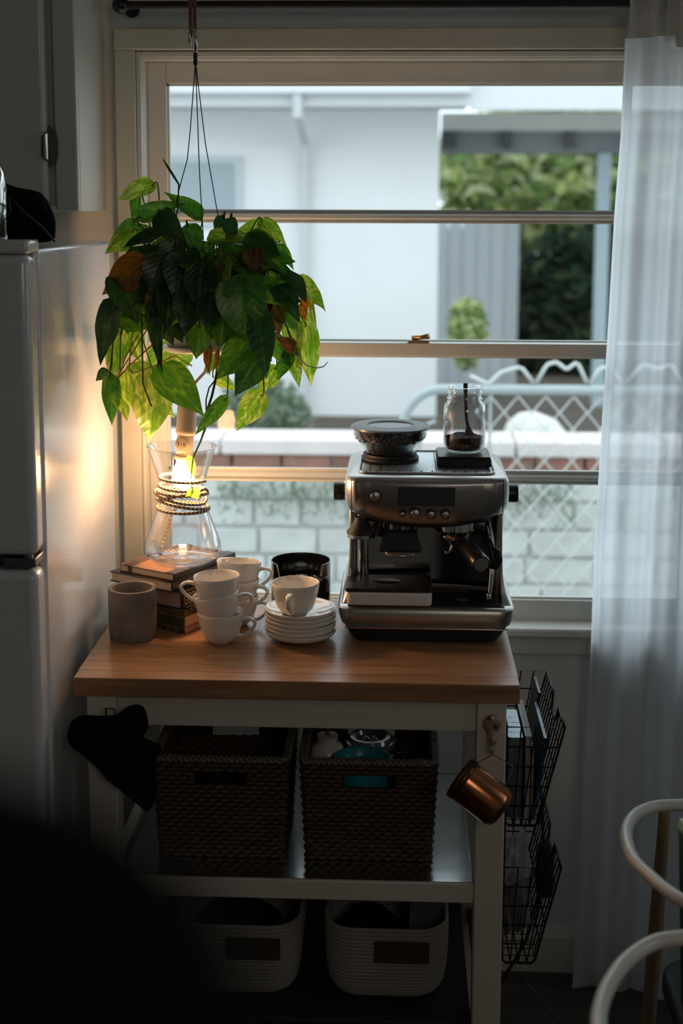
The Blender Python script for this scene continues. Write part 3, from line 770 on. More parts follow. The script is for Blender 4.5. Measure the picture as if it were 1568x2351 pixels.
    mk('display', M().prism(rrect(-.0540,.0515,.2690,.3025,.002,3), 'y', .0062, .012), mat('grey_lcd', (.045,.052,.050), .35), panel)
    mk('display_frame', M().tube([(x, .0064, z) for x, z in rrect(-.0545,.0520,.2685,.3030,.002,3)], .0006, 6, closed=True), MAT['blackm'], panel)
    def button(x, z, r_, deep=.004, nm='button'):
        y = bow(x)-.0018
        c = M().cyl((x,y,z),(x,y-.0016,z),r_+.0024,28); q = mk(nm, c, MAT['blackm'], panel)
        mk('cap', M().lathe([(0,0),(r_,0),(r_,deep),(r_-.0006,deep+.0006),(0,deep+.0006)], 28, c=(x,y-.0012,z), mat=Matrix.Rotation(R(90),3,'X')), MAT['steel_b'], q, smooth=50)
        return q
    MAT['steel_b'] = mat('button_steel', (.62,.61,.60), .30, 1.0, bmp=.25, bs=600)
    button(-.0985,.2845,.0092,nm='power_button'); button(-.0465,.2520,.0038); button(-.0225,.2545,.0078,.009,'selector_dial'); button(.0075,.2515,.0068); button(.0345,.2515,.0068)
    ink = mat('panel_ink', (.02,.018,.016), .6)
    for s_, x, z, k in (('POWER',-.0985,.2685,.0042),('MENU',-.0465,.2440,.0028),('GRIND AMOUNT',-.0225,.2405,.0026),('FILTER',.0075,.2405,.0028),('2 CUP',.0345,.2405,.0030)):
        text(s_, k, ink, panel, (x, bow(x)-.0026 + (.018*(1-(z-.2225)/.094)**4), z), (R(90),0,0), .0001)
    # side knobs
    for s in (-1, 1):
        k = M(); k.lathe([(0,0),(.021,0),(.021,.006),(.019,.007)], 32, c=(s*.157,.16,.262), mat=Matrix.Rotation(R(90*s),3,'Y'))
        q = mk('knob', k, CH, t, smooth=50)
        k = M(); k.lathe([(.015,.004),(.0185,.006),(.019,.024),(.0175,.027),(0,.0275)], 32, c=(s*.157,.16,.262), mat=Matrix.Rotation(R(90*s),3,'Y'))
        for i in range(0): pass
        mk('knob_grip', k, MAT['black'], q, smooth=50)
    # hopper
    hx, hy = -.072, .182
    mk('hopper_collar', M().lathe([(0,.3225),(.058,.3225),(.058,.331),(.054,.333),(.054,.338),(.050,.338)], 48, c=(hx,hy,0)), MAT['blackm'], t, smooth=50)
    hp = mk('bean_hopper', M().lathe([(.050,.336),(.051,.343),(.054,.350),(.066,.364),(.0735,.374),(.0745,.392),(.0725,.392),(.0715,.375),(.064,.366),(.051,.352),(.048,.345)], 56, c=(hx,hy,0)), MAT['clearp'], t, smooth=50, label='smoky clear hopper bowl')
    mk('hopper_lid', M().lathe([(.046,.3945),(.050,.3965),(.076,.3945),(.0795,.3925),(.0795,.3895),(.074,.389),(.048,.391),(.046,.3945)], 56, c=(hx,hy,0)), mat('grey_lid', (.13,.145,.155), .30), t, smooth=50)
    mk('lid_window', M().lathe([(0,.3925),(.046,.3925),(.046,.3935),(0,.3935)], 48, c=(hx,hy,0)), thin_glass('lid_window_plastic', (.75,.85,.9), .55, .95, .12), t)
    # portafilter and outlets
    mk('group_head', M().lathe([(0,.228),(.039,.228),(.040,.218),(.040,.209),(.037,.206),(0,.206)], 40, c=(.056,.075,0)), CH, t, smooth=40)
    pf = M(); pf.lathe([(0,.206),(.031,.206),(.031,.196),(.026,.186),(.014,.178),(.010,.176),(0,.176)], 36, c=(.056,.075,0))
    pf.tube([(.050,.07,.178),(.046,.066,.168),(.040,.062,.162),(.034,.060,.166)], [.006,.005,.0045,.004], 10)
    pfo = mk('portafilter', pf, CH, t, smooth=45)
    ha = Vector((.060,.062,.199)); hb = Vector((.1000,-.056,.172))
    mk('handle', M().tube([ha, ha.lerp(hb,.22), ha.lerp(hb,.4), ha.lerp(hb,.8), ha.lerp(hb,.97), hb], [.010,.012,.0155,.0175,.0180,.0165], 24), MAT['black'], pfo, smooth=50)
    d = (hb-ha).normalized(); q = Vector((0,0,1)).rotation_difference(d).to_matrix()
    mk('handle_cap', M().lathe([(0,.0012),(.0138,.001),(.0142,0),(0,0)], 28, c=tuple(hb), mat=q), MAT['steel_b'], pfo, smooth=50)
    # grinder outlet, cradle
    mk('grinder_collar', M().lathe([(0,.229),(.038,.229),(.037,.214),(.033,.211),(0,.211)], 40, c=(-.050,.070,0)), CH, t, smooth=40)
    cr = M(); cr.loft([[(x-.050, y, z) for x, y in ((-.030,.035),(.030,.035),(.026,.09),(-.026,.09))] for z in (.212,)]+[[(x-.050, y, z) for x, y in ((-.042,.018),(.042,.018),(.036,.09),(-.036,.09))] for z in (.180,)]+[[(x-.050, y, z) for x, y in ((-.040,.018),(.040,.018),(.036,.085),(-.036,.085))] for z in (.173,)])
    mk('filter_cradle', cr, MAT['blackm'], t, bevel=.004)
    mk('cradle_lip', M().tube([(-.078,.022,.176),(-.074,.012,.171),(-.05,.009,.169),(-.026,.012,.171),(-.022,.022,.176)], .0035, 10), mat('warm_lip', (.55,.45,.36), .25, .8), t, smooth='all')
    # tamper stored under the left of the head
    tp = mk('tamper', M().lathe([(0,.236),(.012,.236),(.014,.228),(.019,.219),(.0275,.209),(.028,.205),(0,.205)], 36, c=(-.126,.045,0)), MAT['blackm'], t, smooth=50)
    mk('tamper_base', M().lathe([(0,.205),(.0275,.205),(.0280,.198),(0,.1975)], 36, c=(-.126,.045,0)), CH, tp, smooth=50)
    # steam wand with rubber grip and lever
    wd = mk('steam_wand', M().tube([(.118,.085,.232),(.122,.075,.215),(.127,.055,.185),(.127,.040,.14),(.123,.030,.095),(.121,.028,.088)], [.0045,.0045,.0045,.0045,.0045,.004], 14), CH, t, smooth='all')
    mk('wand_tip', M().lathe([(0,0),(.004,.001),(.0055,.006),(.0055,.014),(.0045,.016)], 16, c=(.121,.028,.076)), CH, wd, smooth='all')
    mk('rubber_grip', M().tube([(.113,.055,.203),(.118,.045,.192),(.127,.040,.165),(.130,.036,.148),(.128,.035,.140)], [.007,.0095,.0105,.0105,.008], 16), MAT['black'], wd, smooth='all')
    mk('grip_tab', M().tube([(.126,.036,.178),(.139,.030,.174),(.141,.030,.158),(.134,.034,.142)], .0055, 10), MAT['black'], wd, smooth='all')
    mk('hot_water_spout', M().tube([(.018,.075,.232),(.018,.073,.218),(.018,.070,.208)], .0035, 10), CH, t, smooth='all')
    # beans as stuff inside the hopper
    rn = random.Random(8); bn = M(); bean = []
    base = M().lathe([(0,-1),(.35,-.92),(.68,-.6),(.8,0),(.68,.6),(.35,.92),(0,1)], 8)
    for i in range(760):
        a = rn.uniform(0, 6.28); rr = math.sqrt(rn.random())*.069; z = .3775+rn.uniform(-.007,.002)
        lim = (.052 if z < .36 else .064 if z < .37 else .070)
        rr = min(rr, lim-.003)
        if i % 3 == 0: rr = .064*rn.uniform(.9,1.03); z = rn.uniform(.366,.379)
        e = Euler((rn.uniform(0,3),rn.uniform(0,3),rn.uniform(0,3))).to_matrix()
        bn._add([Vector((hx+rr*math.cos(a), hy+rr*math.sin(a), z))+e@(Vector(v)*.0048) for v in base.v], base.f)
    bn.lathe([(0,.340),(.046,.340),(.049,.352),(.062,.3655),(.069,.3745),(.0,.3755)], 32, c=(hx,hy,0))
    o = mk('coffee_beans', bn, mat('dark_roast_beans', (.022,.013,.009), .30, rand=0, var=.3, vs=80), t, smooth='all', kind='stuff', fix=False)
machine()

def scale_and_jar():
    t = thing('coffee_scale', 'white coffee scale with black ribbed top standing on the drip tray', 'scale', (-.013, 2.4900, .9758))
    mk('scale_body', M().prism(rrect(-.081,.082,0,.100,.012,5), 'z', .0, .026), MAT['white'], t, bevel=.004, seg=3)
    pad = mk('weighing_pad', M().prism(rrect(-.083,.082,.002,.100,.003,3), 'z', .0265, .0335), MAT['blackm'], t, bevel=.001)
    rb = M()
    for i in range(17): rb.box(-.080,.079,.004+i*.0056,.0065+i*.0056,.0335,.0343)
    mk('pad_ribs', rb, MAT['black'], pad, kind='stuff')
    mk('pad_oval', M().lathe([(0,.0346),(.026,.0346),(.028,.0336)], 32, c=(-.005,.055,0), sy=.7), MAT['black'], pad, smooth=40)
    b = thing('tamping_mat_block', 'square black block on top of the espresso machine under the jar', 'block', (.131, 2.652, 1.2262))
    mk('block_body', M().box(-.053,.053,-.056,.056,0,.016), MAT['blackm'], b, bevel=.002)
    mk('top_plate', M().box(-.051,.051,-.054,.054,.016,.0195), MAT['black'], b, bevel=.0015)
    # mason jar
    j = thing('mason_jar', 'open glass jar with ground coffee on the black block', 'jar', (.133, 2.652, 1.2460))
    prof = [(0,.001),(.030,.001),(.036,.004),(.040,.012),(.0415,.025),(.0415,.082),(.040,.094),(.034,.103),(.0325,.106),(.0355,.1075),(.0355,.1095),(.0325,.111),(.0325,.118),(.034,.119),(.034,.1205),(.0325,.122),(.0325,.128),(.0335,.130),(.0315,.1315),(.0300,.129),(.0300,.106),(.038,.094),(.0393,.082),(.0393,.025),(.038,.014),(.034,.007),(0,.006)]
    mk('glass', M().lathe(prof, 56), MAT['jarg'], j, smooth='all')
    c = thing('ground_coffee', 'heap of dark ground coffee in the bottom of the jar', 'coffee', (.133, 2.652, 1.2525))
    c['kind'] = 'stuff'
    m = M(); m.lathe([(0,.0),(.031,.0005),(.0365,.008),(.0385,.018),(.0388,.0245)], 48)
    def hz(x, y): return .0245+.004*math.sin(x*60+1)-.06*x+noise.noise(Vector((x*90,y*90,0)))*.0022+noise.noise(Vector((x*300,y*300,3)))*.0016
    rings = [[(r_*math.cos(2*math.pi*i/48), r_*math.sin(2*math.pi*i/48), hz(r_*math.cos(2*math.pi*i/48), r_*math.sin(2*math.pi*i/48))) for i in range(48)] for r_ in (.0388,.034,.028,.022,.016,.010,.004)]
    m.loft(rings); mk('grounds', m, mat('ground_coffee_brown', (.060,.024,.011), .9, var=.4, vs=300), c, smooth='all', kind='stuff', fix=False)
    s = thing('coffee_spoon', 'dark spoon standing handle up in the jar of ground coffee', 'spoon', (.138, 2.652, 1.262))
    dk = mat('dark_spoon_metal', (.03,.022,.018), .35, .5)
    mk('handle', M().tube([(-.004,0,.122),(-.004,.0,.112),(-.003,0,.08),(-.001,.001,.05),(.002,.001,.036)], [.0046,.0046,.0036,.0032,.0034], 10), dk, s, smooth='all')
    mk('bowl', M().loft([[(k*math.cos(a)+cx, .0035*math.sin(a), z) for a in [2*math.pi*i/14 for i in range(14)]] for k, cx, z in ((.0034,.002,.038),(.006,.003,.030),(.010,.0055,.018),(.0145,.008,.006),(.0150,.009,.0),(.012,.009,-.006))]), mat('coffee_dusted_metal', (.10,.05,.03), .5, .4, var=.3, vs=150), s, smooth='all')
MAT['jarg'] = thin_glass('jar_glass', (.97,.98,.985), .07, 1.0, .01, 1.9)
scale_and_jar()
# ------------------------------------------------------------------ cups, saucers, pots, books on the worktop
def cup_proto(label, loc, rot, group):
    t = thing('coffee_cup', label, 'cup', loc, group=group, rot=rot)
    H_, r_ = .0610, .0445
    prof = [(0,.004),(.017,.004),(.0175,.0),(.0208,.0),(.0236,.0040),(.0303,.0098),(.0352,.0178),(.0388,.0290),(.0416,.0415),(.0436,.053),(r_,H_-.001),(r_-.0010,H_+.0004),(r_-.0030,H_-.0008),(.0412,.050),(.0392,.039),(.0345,.024),(.026,.0135),(.012,.0085),(0,.008)]
    mk('bowl', M().lathe(prof, 64), MAT['ceramic'], t, smooth=60)
    hp = [(.0415,.0470),(.0510,.0500),(.0610,.0490),(.0672,.0440),(.0672,.0375),(.0620,.0290),(.0540,.0210),(.0450,.0150),(.0340,.0150)]
    P = [Vector((x, 0, z)) for x, z in hp]; Q = []
    for i in range(len(P)-1):
        p0 = P[max(i-1,0)]; p1 = P[i]; p2 = P[i+1]; p3 = P[min(i+2,len(P)-1)]
        for j in range(4):
            u = j/4; Q.append(.5*((2*p1)+(-p0+p2)*u+(2*p0-5*p1+4*p2-p3)*u*u+(-p0+3*p1-3*p2+p3)*u**3))
    Q.append(P[-1])
    m = M(); rings = []
    for i, p in enumerate(Q):
        a = Q[max(i-1,0)]; b = Q[min(i+1,len(Q)-1)]; tg = (b-a).normalized(); n_ = Vector((tg.z, 0, -tg.x)); k = i/(len(Q)-1)
        wy = .0060+.0012*math.cos(k*6.28); wn = .0033+.0012*abs(2*k-1)**3
        rings.append([tuple(p+Vector((0,1,0))*(wy*math.cos(q))+n_*(wn*math.sin(q))) for q in [2*math.pi*j/14 for j in range(14)]])
    m.loft(rings); mk('handle', m, MAT['ceramic'], t, smooth='all')
    return t
GS = 'white coffee cups on the worktop'
c1 = cup_proto('bottom cup of the front stack of three, handle to the right', (-.335,2.490,.9002), (0,0,R(-8)), GS)
dup(c1, (-.3350,2.490,.9370), (0,R(-9),R(2)), 'tilted middle cup of the front stack of three, handle to the right', GS)
dup(c1, (-.3400,2.490,.9705), (0,R(2),R(186)), 'top cup of the front stack of three, handle to the left', GS)
dup(c1, (-.318,2.600,.9002), (0,0,R(-12)), 'bottom cup of the stack standing behind the front stack', GS)
dup(c1, (-.318,2.600,.9360), (0,R(2),R(-20)), 'middle cup of the stack standing behind the front stack', GS)
dup(c1, (-.3150,2.596,.9700), (R(-7),R(2),R(-8)), 'top cup of the stack behind the front stack, tipped away', GS)
c3 = dup(c1, (-.1930,2.515,.9498), (0,0,R(-97)), 'single cup on the saucers, handle pointing towards the viewer', GS); c3.scale = (1.04,1.04,1.05)

def saucers():
    c = MAT['ceramic']; prof = [(0,.003),(.021,.003),(.022,0),(.027,0),(.030,.0018),(.045,.0040),(.0560,.0068),(.0640,.0108),(.0678,.0150),(.0690,.0188),(.0690,.0202),(.0675,.0208),(.060,.0165),(.048,.0125),(.036,.0105),(.030,.0085),(.027,.0065),(0,.0065)]
    order = ['bottom saucer of the stack under the single cup','second saucer from the bottom of the stack','third saucer from the bottom of the stack','third saucer from the top of the stack','second saucer from the top of the stack','top saucer, directly under the single cup']
    me = None
    for i in range(6):
        if me is None:
            o = mk('saucer', M().lathe(prof, 72), c, smooth=70); me = o
        else: o = me.copy(); COL.objects.link(o)
        o.location = (-.184+(.0006,-.0008,.0009,-.0004,.0010,.0)[i], 2.520+(.0,.0008,-.0007,.0005,0,0)[i], .9002+i*.00855)
        tag(o, order[i], 'saucer', 'white saucers stacked beside the espresso machine')
saucers()

def black_holder():
    t = thing('cut_out_cylinder', 'glossy black open cylinder with a notched front, behind the saucers', 'container', (-.196, 2.700, .9002))
    n = 72; r_, th, H_ = .0615, .0022, .108
    def top(a):
        d = abs((a+math.pi/2+math.pi) % (2*math.pi)-math.pi)   # angle from the front
        lim = R(50); s = R(12)
        if d > lim: return H_
        u = min(1, (lim-d)/s); u = u*u*(3-2*u); return H_-.034*u
    m = M(); ro = []; 
    for rr, f in ((r_, lambda a: 0.0), (r_, lambda a: .03), (r_, lambda a: .06), (r_, top), (r_-th, top), (r_-th, lambda a: .06), (r_-th, lambda a: .004)):
        ro.append([(rr*math.cos(a), rr*math.sin(a), f(a)) for a in [2*math.pi*i/n for i in range(n)]])
    m.loft(ro, cap=True); mk('shell', m, mat('gloss_black', (.006,.008,.008), .10, coat=.5), t, smooth=45)
    mk('highlight_disc', M().lathe([(0,.050),(.036,.050),(.040,.053),(.042,.066),(.0435,.066),(.041,.050),(0,.047)], 48), MAT['chrome'], t, smooth=50, label='added bright disc standing in for the rim highlight')  # added disc that makes the highlight on the notch rim
black_holder()

def concrete_pot():
    t = thing('concrete_pot', 'round grey concrete pot in front of the books', 'pot', (-.509, 2.512, .9002))
    m = mat('rough_concrete', (.19,.165,.150), .85, var=.28, vs=22, bmp=.35, bs=160)
    mk('pot_wall', M().lathe([(0,0),(.0425,0),(.0445,.003),(.0460,.02),(.0465,.096),(.0458,.099),(.0385,.099),(.0375,.097),(.0375,.008),(0,.008)], 64), m, t, smooth=50)
    mk('wax_fill', M().lathe([(0,.060),(.0374,.060),(.0374,.058)], 40), mat('dark_wax', (.05,.04,.035), .15), t)
concrete_pot()

def books():
    rz = R(60)
    def book(label, loc, w, h, th, cover, pages, ang=0, bt=.0022, spine_r=True):
        t = thing('book', label, 'book', loc, rz+R(ang), group='books under the glass coffee maker')
        m = M(); m.box(0,h,0,w,0,bt); m.box(0,h,0,w,th-bt,th)
        mk('cover', m, cover, t, bevel=.0008, seg=1)
        s = M(); n = 10; rg = []
        for x in (0, h): rg.append([(x, .0025-.0035*math.cos(a), th/2+(th/2)*math.sin(a)) for a in [-math.pi/2+math.pi*i/n for i in range(n+1)]]+[(x,.004,th),(x,.004,0)])
        s.loft(rg); sp = mk('spine', s, cover, t, smooth=50)
        mk('pages', M().box(.003,h-.003,.003,w-.003,bt,th-bt), pages, t)
        return t, sp
    pg = mat('cream_pages', (.60,.50,.38), .8, var=.08, vs=3, sc=(1,1,180), bmp=.3, bs=400)
    bl = mat('black_book_cloth', (.016,.014,.014), .42, bmp=.2, bs=300)
    gold = mat('gold_foil', (.70,.47,.20), .35, .5)
    # bottom: thick patterned book
    def patt():
        m, nt, b, out = nodes('gold_patterned_paper'); t = tex(nt, 'Voronoi', 95); r_ = ramp(nt, t.outputs['Distance'], [(.20,(.030,.028,.012)),(.42,(.22,.15,.055)),(.62,(.035,.028,.014))]); L(nt, r_.outputs[0], b.inputs['Base Color']); b.inputs['Roughness'].default_value = .5; return m
    pm = patt()
    t = thing('book', 'thick book with ornate gold bands and an olive middle, lowest of the stack', 'book', (-.413,2.533,.9002), rz, group='books under the glass coffee maker')
    mk('boards', M().box(0,.19,0,.125,0,.0475), mat('olive_paper', (.060,.062,.028), .5), t, bevel=.001)
    bd = M(); bd.box(-.0006,.1905,-.0006,.1255,.033,.0482); bd.box(-.0006,.1905,-.0006,.1255,-.0001,.0115); mk('ornate_band', bd, pm, t)
    ln = M(); ln.box(-.0009,.0008,-.0009,.1255,.0325,.0335); ln.box(-.0009,.0008,-.0009,.1255,.0110,.0120); mk('pale_line', ln, mat('pale_gold', (.32,.28,.16), .5), t)
    sp = mk('spine_label', M().box(.003,.187,-.0014,.0,.0012,.0330), mat('cream_label', (.70,.50,.32), .6), t)
    ink = mat('red_brown_ink', (.20,.035,.015), .6)
    text('SURGEON GENERAL', .0062, ink, sp, (.0045,-.0017,.0118), (R(90),0,0), .0001, align='LEFT', sx=.72)
    text('SOCIETY OF THE WEST', .0050, mat('brown_ink', (.15,.07,.03), .6), sp, (.0050,-.0017,.0052), (R(90),0,0), .0001, align='LEFT', sx=.72)
    # third: black book, GOD... in gold
    t, sp = book('thick black book lettered in tall gold capitals on its spine, second from the bottom', (-.4160,2.5330,.9490), .128, .200, .0345, bl, mat('pinkish_pages', (.42,.33,.28), .8, bmp=.3, bs=300))
    text('GODS', .0330, gold, sp, (.0050,-.0012,.0175), (R(90),0,0), .0001, align='LEFT', sx=.48)
    mk('silver_stripe', M().box(.012,.2,-.0016,.002,.0012,.0026), MAT['steel_b'], sp)
    t, sp = book('wide black hardback with small gold spine letters, second from the top', (-.4330,2.5290,.9840), .160, .215, .0205, bl, pg, ang=1)
    text('BE  BY ..', .0115, gold, sp, (.0120,-.0012,.0100), (R(90),0,0), .0001, align='LEFT', sx=.8)
    # top: brown notebook with elastic strap and dark spine
    br = mat('brown_leatherette', (.19,.095,.055), .45, bmp=.15, bs=200)
    t, sp = book('brown notebook with a dark spine and strap, top of the stack', (-.4300,2.5350,1.0049), .142, .196, .0152, br, pg, ang=0)
    mk('spine_wrap', M().box(-.0004,.1964,-.0012,.022,.0150,.0158), bl, t)
    sp.data.materials[0] = bl
    st = M(); st.box(-.0010,.1968,.112,.130,.0152,.0164); st.box(-.0012,.0004,.112,.119,-.0002,.0160); mk('elastic_strap', st, mat('dark_brown_band', (.07,.04,.03), .55), t)
books()

# ------------------------------------------------------------------ hourglass coffee maker with cord and lamp
def coffee_maker():
    cx, cy, z0 = -.4265, 2.620, 1.0216
    t = thing('glass_coffee_maker', 'hourglass shaped clear glass coffee maker standing on the books', 'coffee maker', (cx, cy, z0))
    pr = [(0,.004),(.040,.003),(.052,.0),(.057,.002),(.066,.009),(.0740,.018),(.0765,.028),(.0750,.040),(.0690,.058),(.0600,.082),(.0510,.106),(.0435,.126),(.0405,.138),(.0405,.146),(.0425,.156),(.0485,.176),(.0560,.200),(.0630,.222),(.0675,.2345),(.0690,.236)]
    inn = [(.0680,.2355),(.0660,.2320),(.0545,.199),(.0410,.156),(.0390,.146),(.0390,.138),(.0420,.125),(.0495,.105),(.0675,.057),(.0735,.040),(.0750,.028),(.0720,.018),(.060,.009),(.035,.008),(.020,.010),(0,.008)]
    mk('glass_body', M().lathe(pr+inn, 96), MAT['chemex'], t, smooth='all')
    mk('glass_rim', M().tube([(.0685*math.cos(a),.0685*math.sin(a),.236) for a in [2*math.pi*i/72 for i in range(72)]], .0013, 8, closed=True), MAT['clear'], t, smooth='all')
    mk('glass_button', M().lathe([(0,.0045),(.0045,.002),(.005,0)], 16, c=(-.05,-.045,.055), mat=Matrix.Rotation(R(90),3,'X')), MAT['clear'], t, smooth='all')
    # braided cord wound round the waist
    rings = [(1.1930,.0462,-.0068,0),(1.1770,.0455,-.0070,.4),(1.1660,.0440,-.0030,-.3),(1.1560,.0540,-.021,.2),(1.1630,.0480,.024,.3),(1.1440,.0500,-.020,-.2),(1.1330,.0520,-.004,.1)]
    P = []; step = .0021
    for i, (z, r_, dz, ph) in enumerate(rings):
        n = int(2*math.pi*r_/step)
        nx = rings[min(i+1, len(rings)-1)]
        for j in range(n):
            a = 2*math.pi*j/n+math.pi/2; k = j/n; s = k*k*(3-2*k) if k > .6 else 0
            rr = r_+(nx[1]-r_)*k; zz = z+(nx[0]-z)*max(0,(k-.7)/.3); tl = dz+(nx[2]-dz)*max(0,(k-.7)/.3)
            # offset of each loop makes them slump to one side
            P.append(Vector(((rr)*math.cos(a)+.0015*math.sin(ph*9+i), rr*math.sin(a), zz-z0+tl/2*math.cos(a+ph))))
    last = P[-1]
    for q in [(-.020,.060,.100),(-.033,.066,.084),(-.040,.068,.060),(-.048,.064,.036),(-.054,.058,.012),(-.052,.064,.003),(-.02,.085,.0034),(.0,.10,.0034)]:
        v = Vector(q); a = P[-1].copy(); k = max(1, int((v-a).length/step))
        for j in range(1, k+1): P.append(a.lerp(v, j/k))
    # smooth, then weave a two-colour chevron into the tube
    for _ in range(3): P = [P[0]]+[(P[i-1]+P[i]*2+P[i+1])/4 for i in range(1, len(P)-1)]+[P[-1]]
    m = M(); n = 10; m.tube(P, .0030, n)
    m.m = [(0 if ((i//n)+abs((i % n)-n//2)) % 4 < 2 else 1) if i < (len(P)-1)*n else 1 for i in range(len(m.f))]
    # chevron: black diagonal stitches over tan
    c = mk('braided_cord', m, [MAT['cordd'], MAT['cordl']], smooth='all', fix=False, loc=(cx,cy,z0)); tag(c, 'black and tan braided cord wound round the neck of the glass coffee maker', 'cord')
MAT['chemex'] = thin_glass('borosilicate_glass', (.975,.985,.99), .05, .95, 0, 2.0)
MAT['cordd'] = mat('cord_black', (.018,.014,.012), .8); MAT['cordl'] = mat('cord_tan', (.56,.42,.27), .8)
coffee_maker()

def lamp():
    t = thing('hanging_lamp', 'glowing bulb in a cream socket hanging down into the glass coffee maker', 'lamp', (-.4215, 2.600, 1.195), rot=(0, R(4), 0))
    cr = mat('cream_socket_plastic', (.62,.47,.32), .45)
    mk('tube', M().lathe([(.0,.168),(.0165,.168),(.0180,.160),(.0190,.150),(.0190,.104),(.0200,.100),(.0200,.094),(.0165,.090),(0,.090)], 40), cr, t, smooth=50)
    ad = mk('socket_adapter', M().lathe([(0,.093),(.0165,.092),(.0168,.065),(.0160,.050),(.0190,.048),(.0195,.042),(.0160,.038),(0,.038)], 40), cr, t, smooth=50)
    pl = mk('outlet_face', M().lathe([(0,.0030),(.0120,.0028),(.0130,.0015),(.0130,0)], 32, c=(-.005,-.0150,.073), mat=Matrix.Rotation(R(90),3,'X')@Matrix.Rotation(R(0),3,'Y')), cr, ad, smooth=50)
    s = M(); s.box(-.0108,-.0096,-.0188,-.0178,.0695,.0765); s.box(.0002,.0014,-.0188,-.0178,.0700,.0760); s.box(-.0053,-.0040,-.0188,-.0178,.0720,.0740); s.box(.0002,.0026,-.0188,-.0178,.0695,.0704); s.box(-.0120,-.0096,-.0188,-.0178,.0762,.0771)
    mk('outlet_slots', s, MAT['blackm'], ad)
    ch = M()
    for i in range(26): ch.lathe([(0,-.0011),(.0011,0),(0,.0011)], 6, c=(-.0215-.0006*math.sin(i*.25),-.004,.075-.0028*i))
    mk('pull_chain', ch, MAT['chrome'], t, smooth='all')
    mk('lamp_cord', M().tube([(0,0,.166),(.010,.004,.190),(.030,.006,.215),(.040,.010,.26),(.030,.000,.30)], .0030, 8), MAT['cordl'], t, smooth='all')
    em, nt, b, out = nodes('bulb_glow'); b.inputs['Base Color'].default_value = (1,.8,.6,1); b.inputs['Emission Color'].default_value = (1.0,.55,.27,1); b.inputs['Emission Strength'].default_value = 270
    mk('bulb', M().lathe([(0,.040),(.0135,.038),(.0155,.030),(.0200,.018),(.0215,.006),(.0205,-.004),(.016,-.013),(.008,-.018),(0,-.019)], 32), em, t, smooth='all')
lamp()
# ------------------------------------------------------------------ hanging plant
def leaf_mat(name, base, var, rough=.33, amt=.42, stripe=.5, tc=1.5):
    m, nt, b, out = nodes(name)
    t1 = tex(nt, 'Noise', 3.2, sc=(2.6,.8,1), Detail=3.5, Distortion=1.2)
    oi = nt.nodes.new('ShaderNodeObjectInfo'); vm = nt.nodes.new('ShaderNodeVectorMath'); vm.operation = 'SCALE'
    mp = t1.inputs[0].links[0].from_node; cmb = nt.nodes.new('ShaderNodeCombineXYZ'); mu = nt.nodes.new('ShaderNodeMath'); mu.operation = 'MULTIPLY'; mu.inputs[1].default_value = 9
    L(nt, oi.outputs['Random'], mu.inputs[0]); L(nt, mu.outputs[0], cmb.inputs[0]); L(nt, mu.outputs[0], cmb.inputs[1]); L(nt, cmb.outputs[0], mp.inputs['Location'])
    r = ramp(nt, t1.outputs['Fac'], [(stripe-.10, base), (stripe+.12, var)])
    hv = nt.nodes.new('ShaderNodeHueSaturation'); mr = nt.nodes.new('ShaderNodeMapRange'); mr.inputs['To Min'].default_value = .75; mr.inputs['To Max'].default_value = 1.25
    L(nt, oi.outputs['Random'], mr.inputs[0]); L(nt, mr.outputs[0], hv.inputs['Value']); L(nt, r.outputs[0], hv.inputs['Color'])
    L(nt, hv.outputs[0], b.inputs['Base Color']); b.inputs['Roughness'].default_value = rough; b.inputs['Coat Weight'].default_value = .25; b.inputs['Coat Roughness'].default_value = .2
    tr = nt.nodes.new('ShaderNodeBsdfTranslucent'); ht = nt.nodes.new('ShaderNodeHueSaturation'); ht.inputs['Value'].default_value = tc; ht.inputs['Saturation'].default_value = 1.12; ht.inputs['Hue'].default_value = .49
    L(nt, hv.outputs[0], ht.inputs['Color']); L(nt, ht.outputs[0], tr.inputs[0])
    mx = nt.nodes.new('ShaderNodeMixShader'); mx.inputs[0].default_value = amt; L(nt, b.outputs[0], mx.inputs[1]); L(nt, tr.outputs[0], mx.inputs[2]); L(nt, mx.outputs[0], out.inputs[0])
    # veins: slanting side ribs running up from the midrib
    tc2 = nt.nodes.new('ShaderNodeTexCoord'); sp = nt.nodes.new('ShaderNodeSeparateXYZ'); L(nt, tc2.outputs['Object'], sp.inputs[0])
    def mth(op, a, bb=None):
        q = nt.nodes.new('ShaderNodeMath'); q.operation = op
        for i_, v_ in enumerate((a, bb)):
            if v_ is None: continue
            if isinstance(v_, (int, float)): q.inputs[i_].default_value = v_
            else: L(nt, v_, q.inputs[i_])
        return q.outputs[0]
    ax = mth('ABSOLUTE', sp.outputs[0]); ph = mth('MULTIPLY', mth('SUBTRACT', sp.outputs[1], mth('MULTIPLY', mth('POWER', ax, 1.3), 1.5)), 42)
    rib = mth('POWER', mth('ADD', mth('MULTIPLY', mth('SINE', ph), .5), .5), 3); mid = mth('LESS_THAN', ax, .012)
    hgt = mth('ADD', mth('MULTIPLY', rib, .35), mid)
    bp = nt.nodes.new('ShaderNodeBump'); bp.inputs['Strength'].default_value = .30; bp.inputs['Distance'].default_value = .006; L(nt, hgt, bp.inputs['Height']); L(nt, bp.outputs[0], b.inputs['Normal'])
    gm = nt.nodes.new('ShaderNodeMapRange'); gm.inputs['To Min'].default_value = .92; gm.inputs['To Max'].default_value = 1.35; L(nt, hgt, gm.inputs[0]); L(nt, mth('MULTIPLY', gm.outputs[0], mr.outputs[0]), hv.inputs['Value'])
    return m
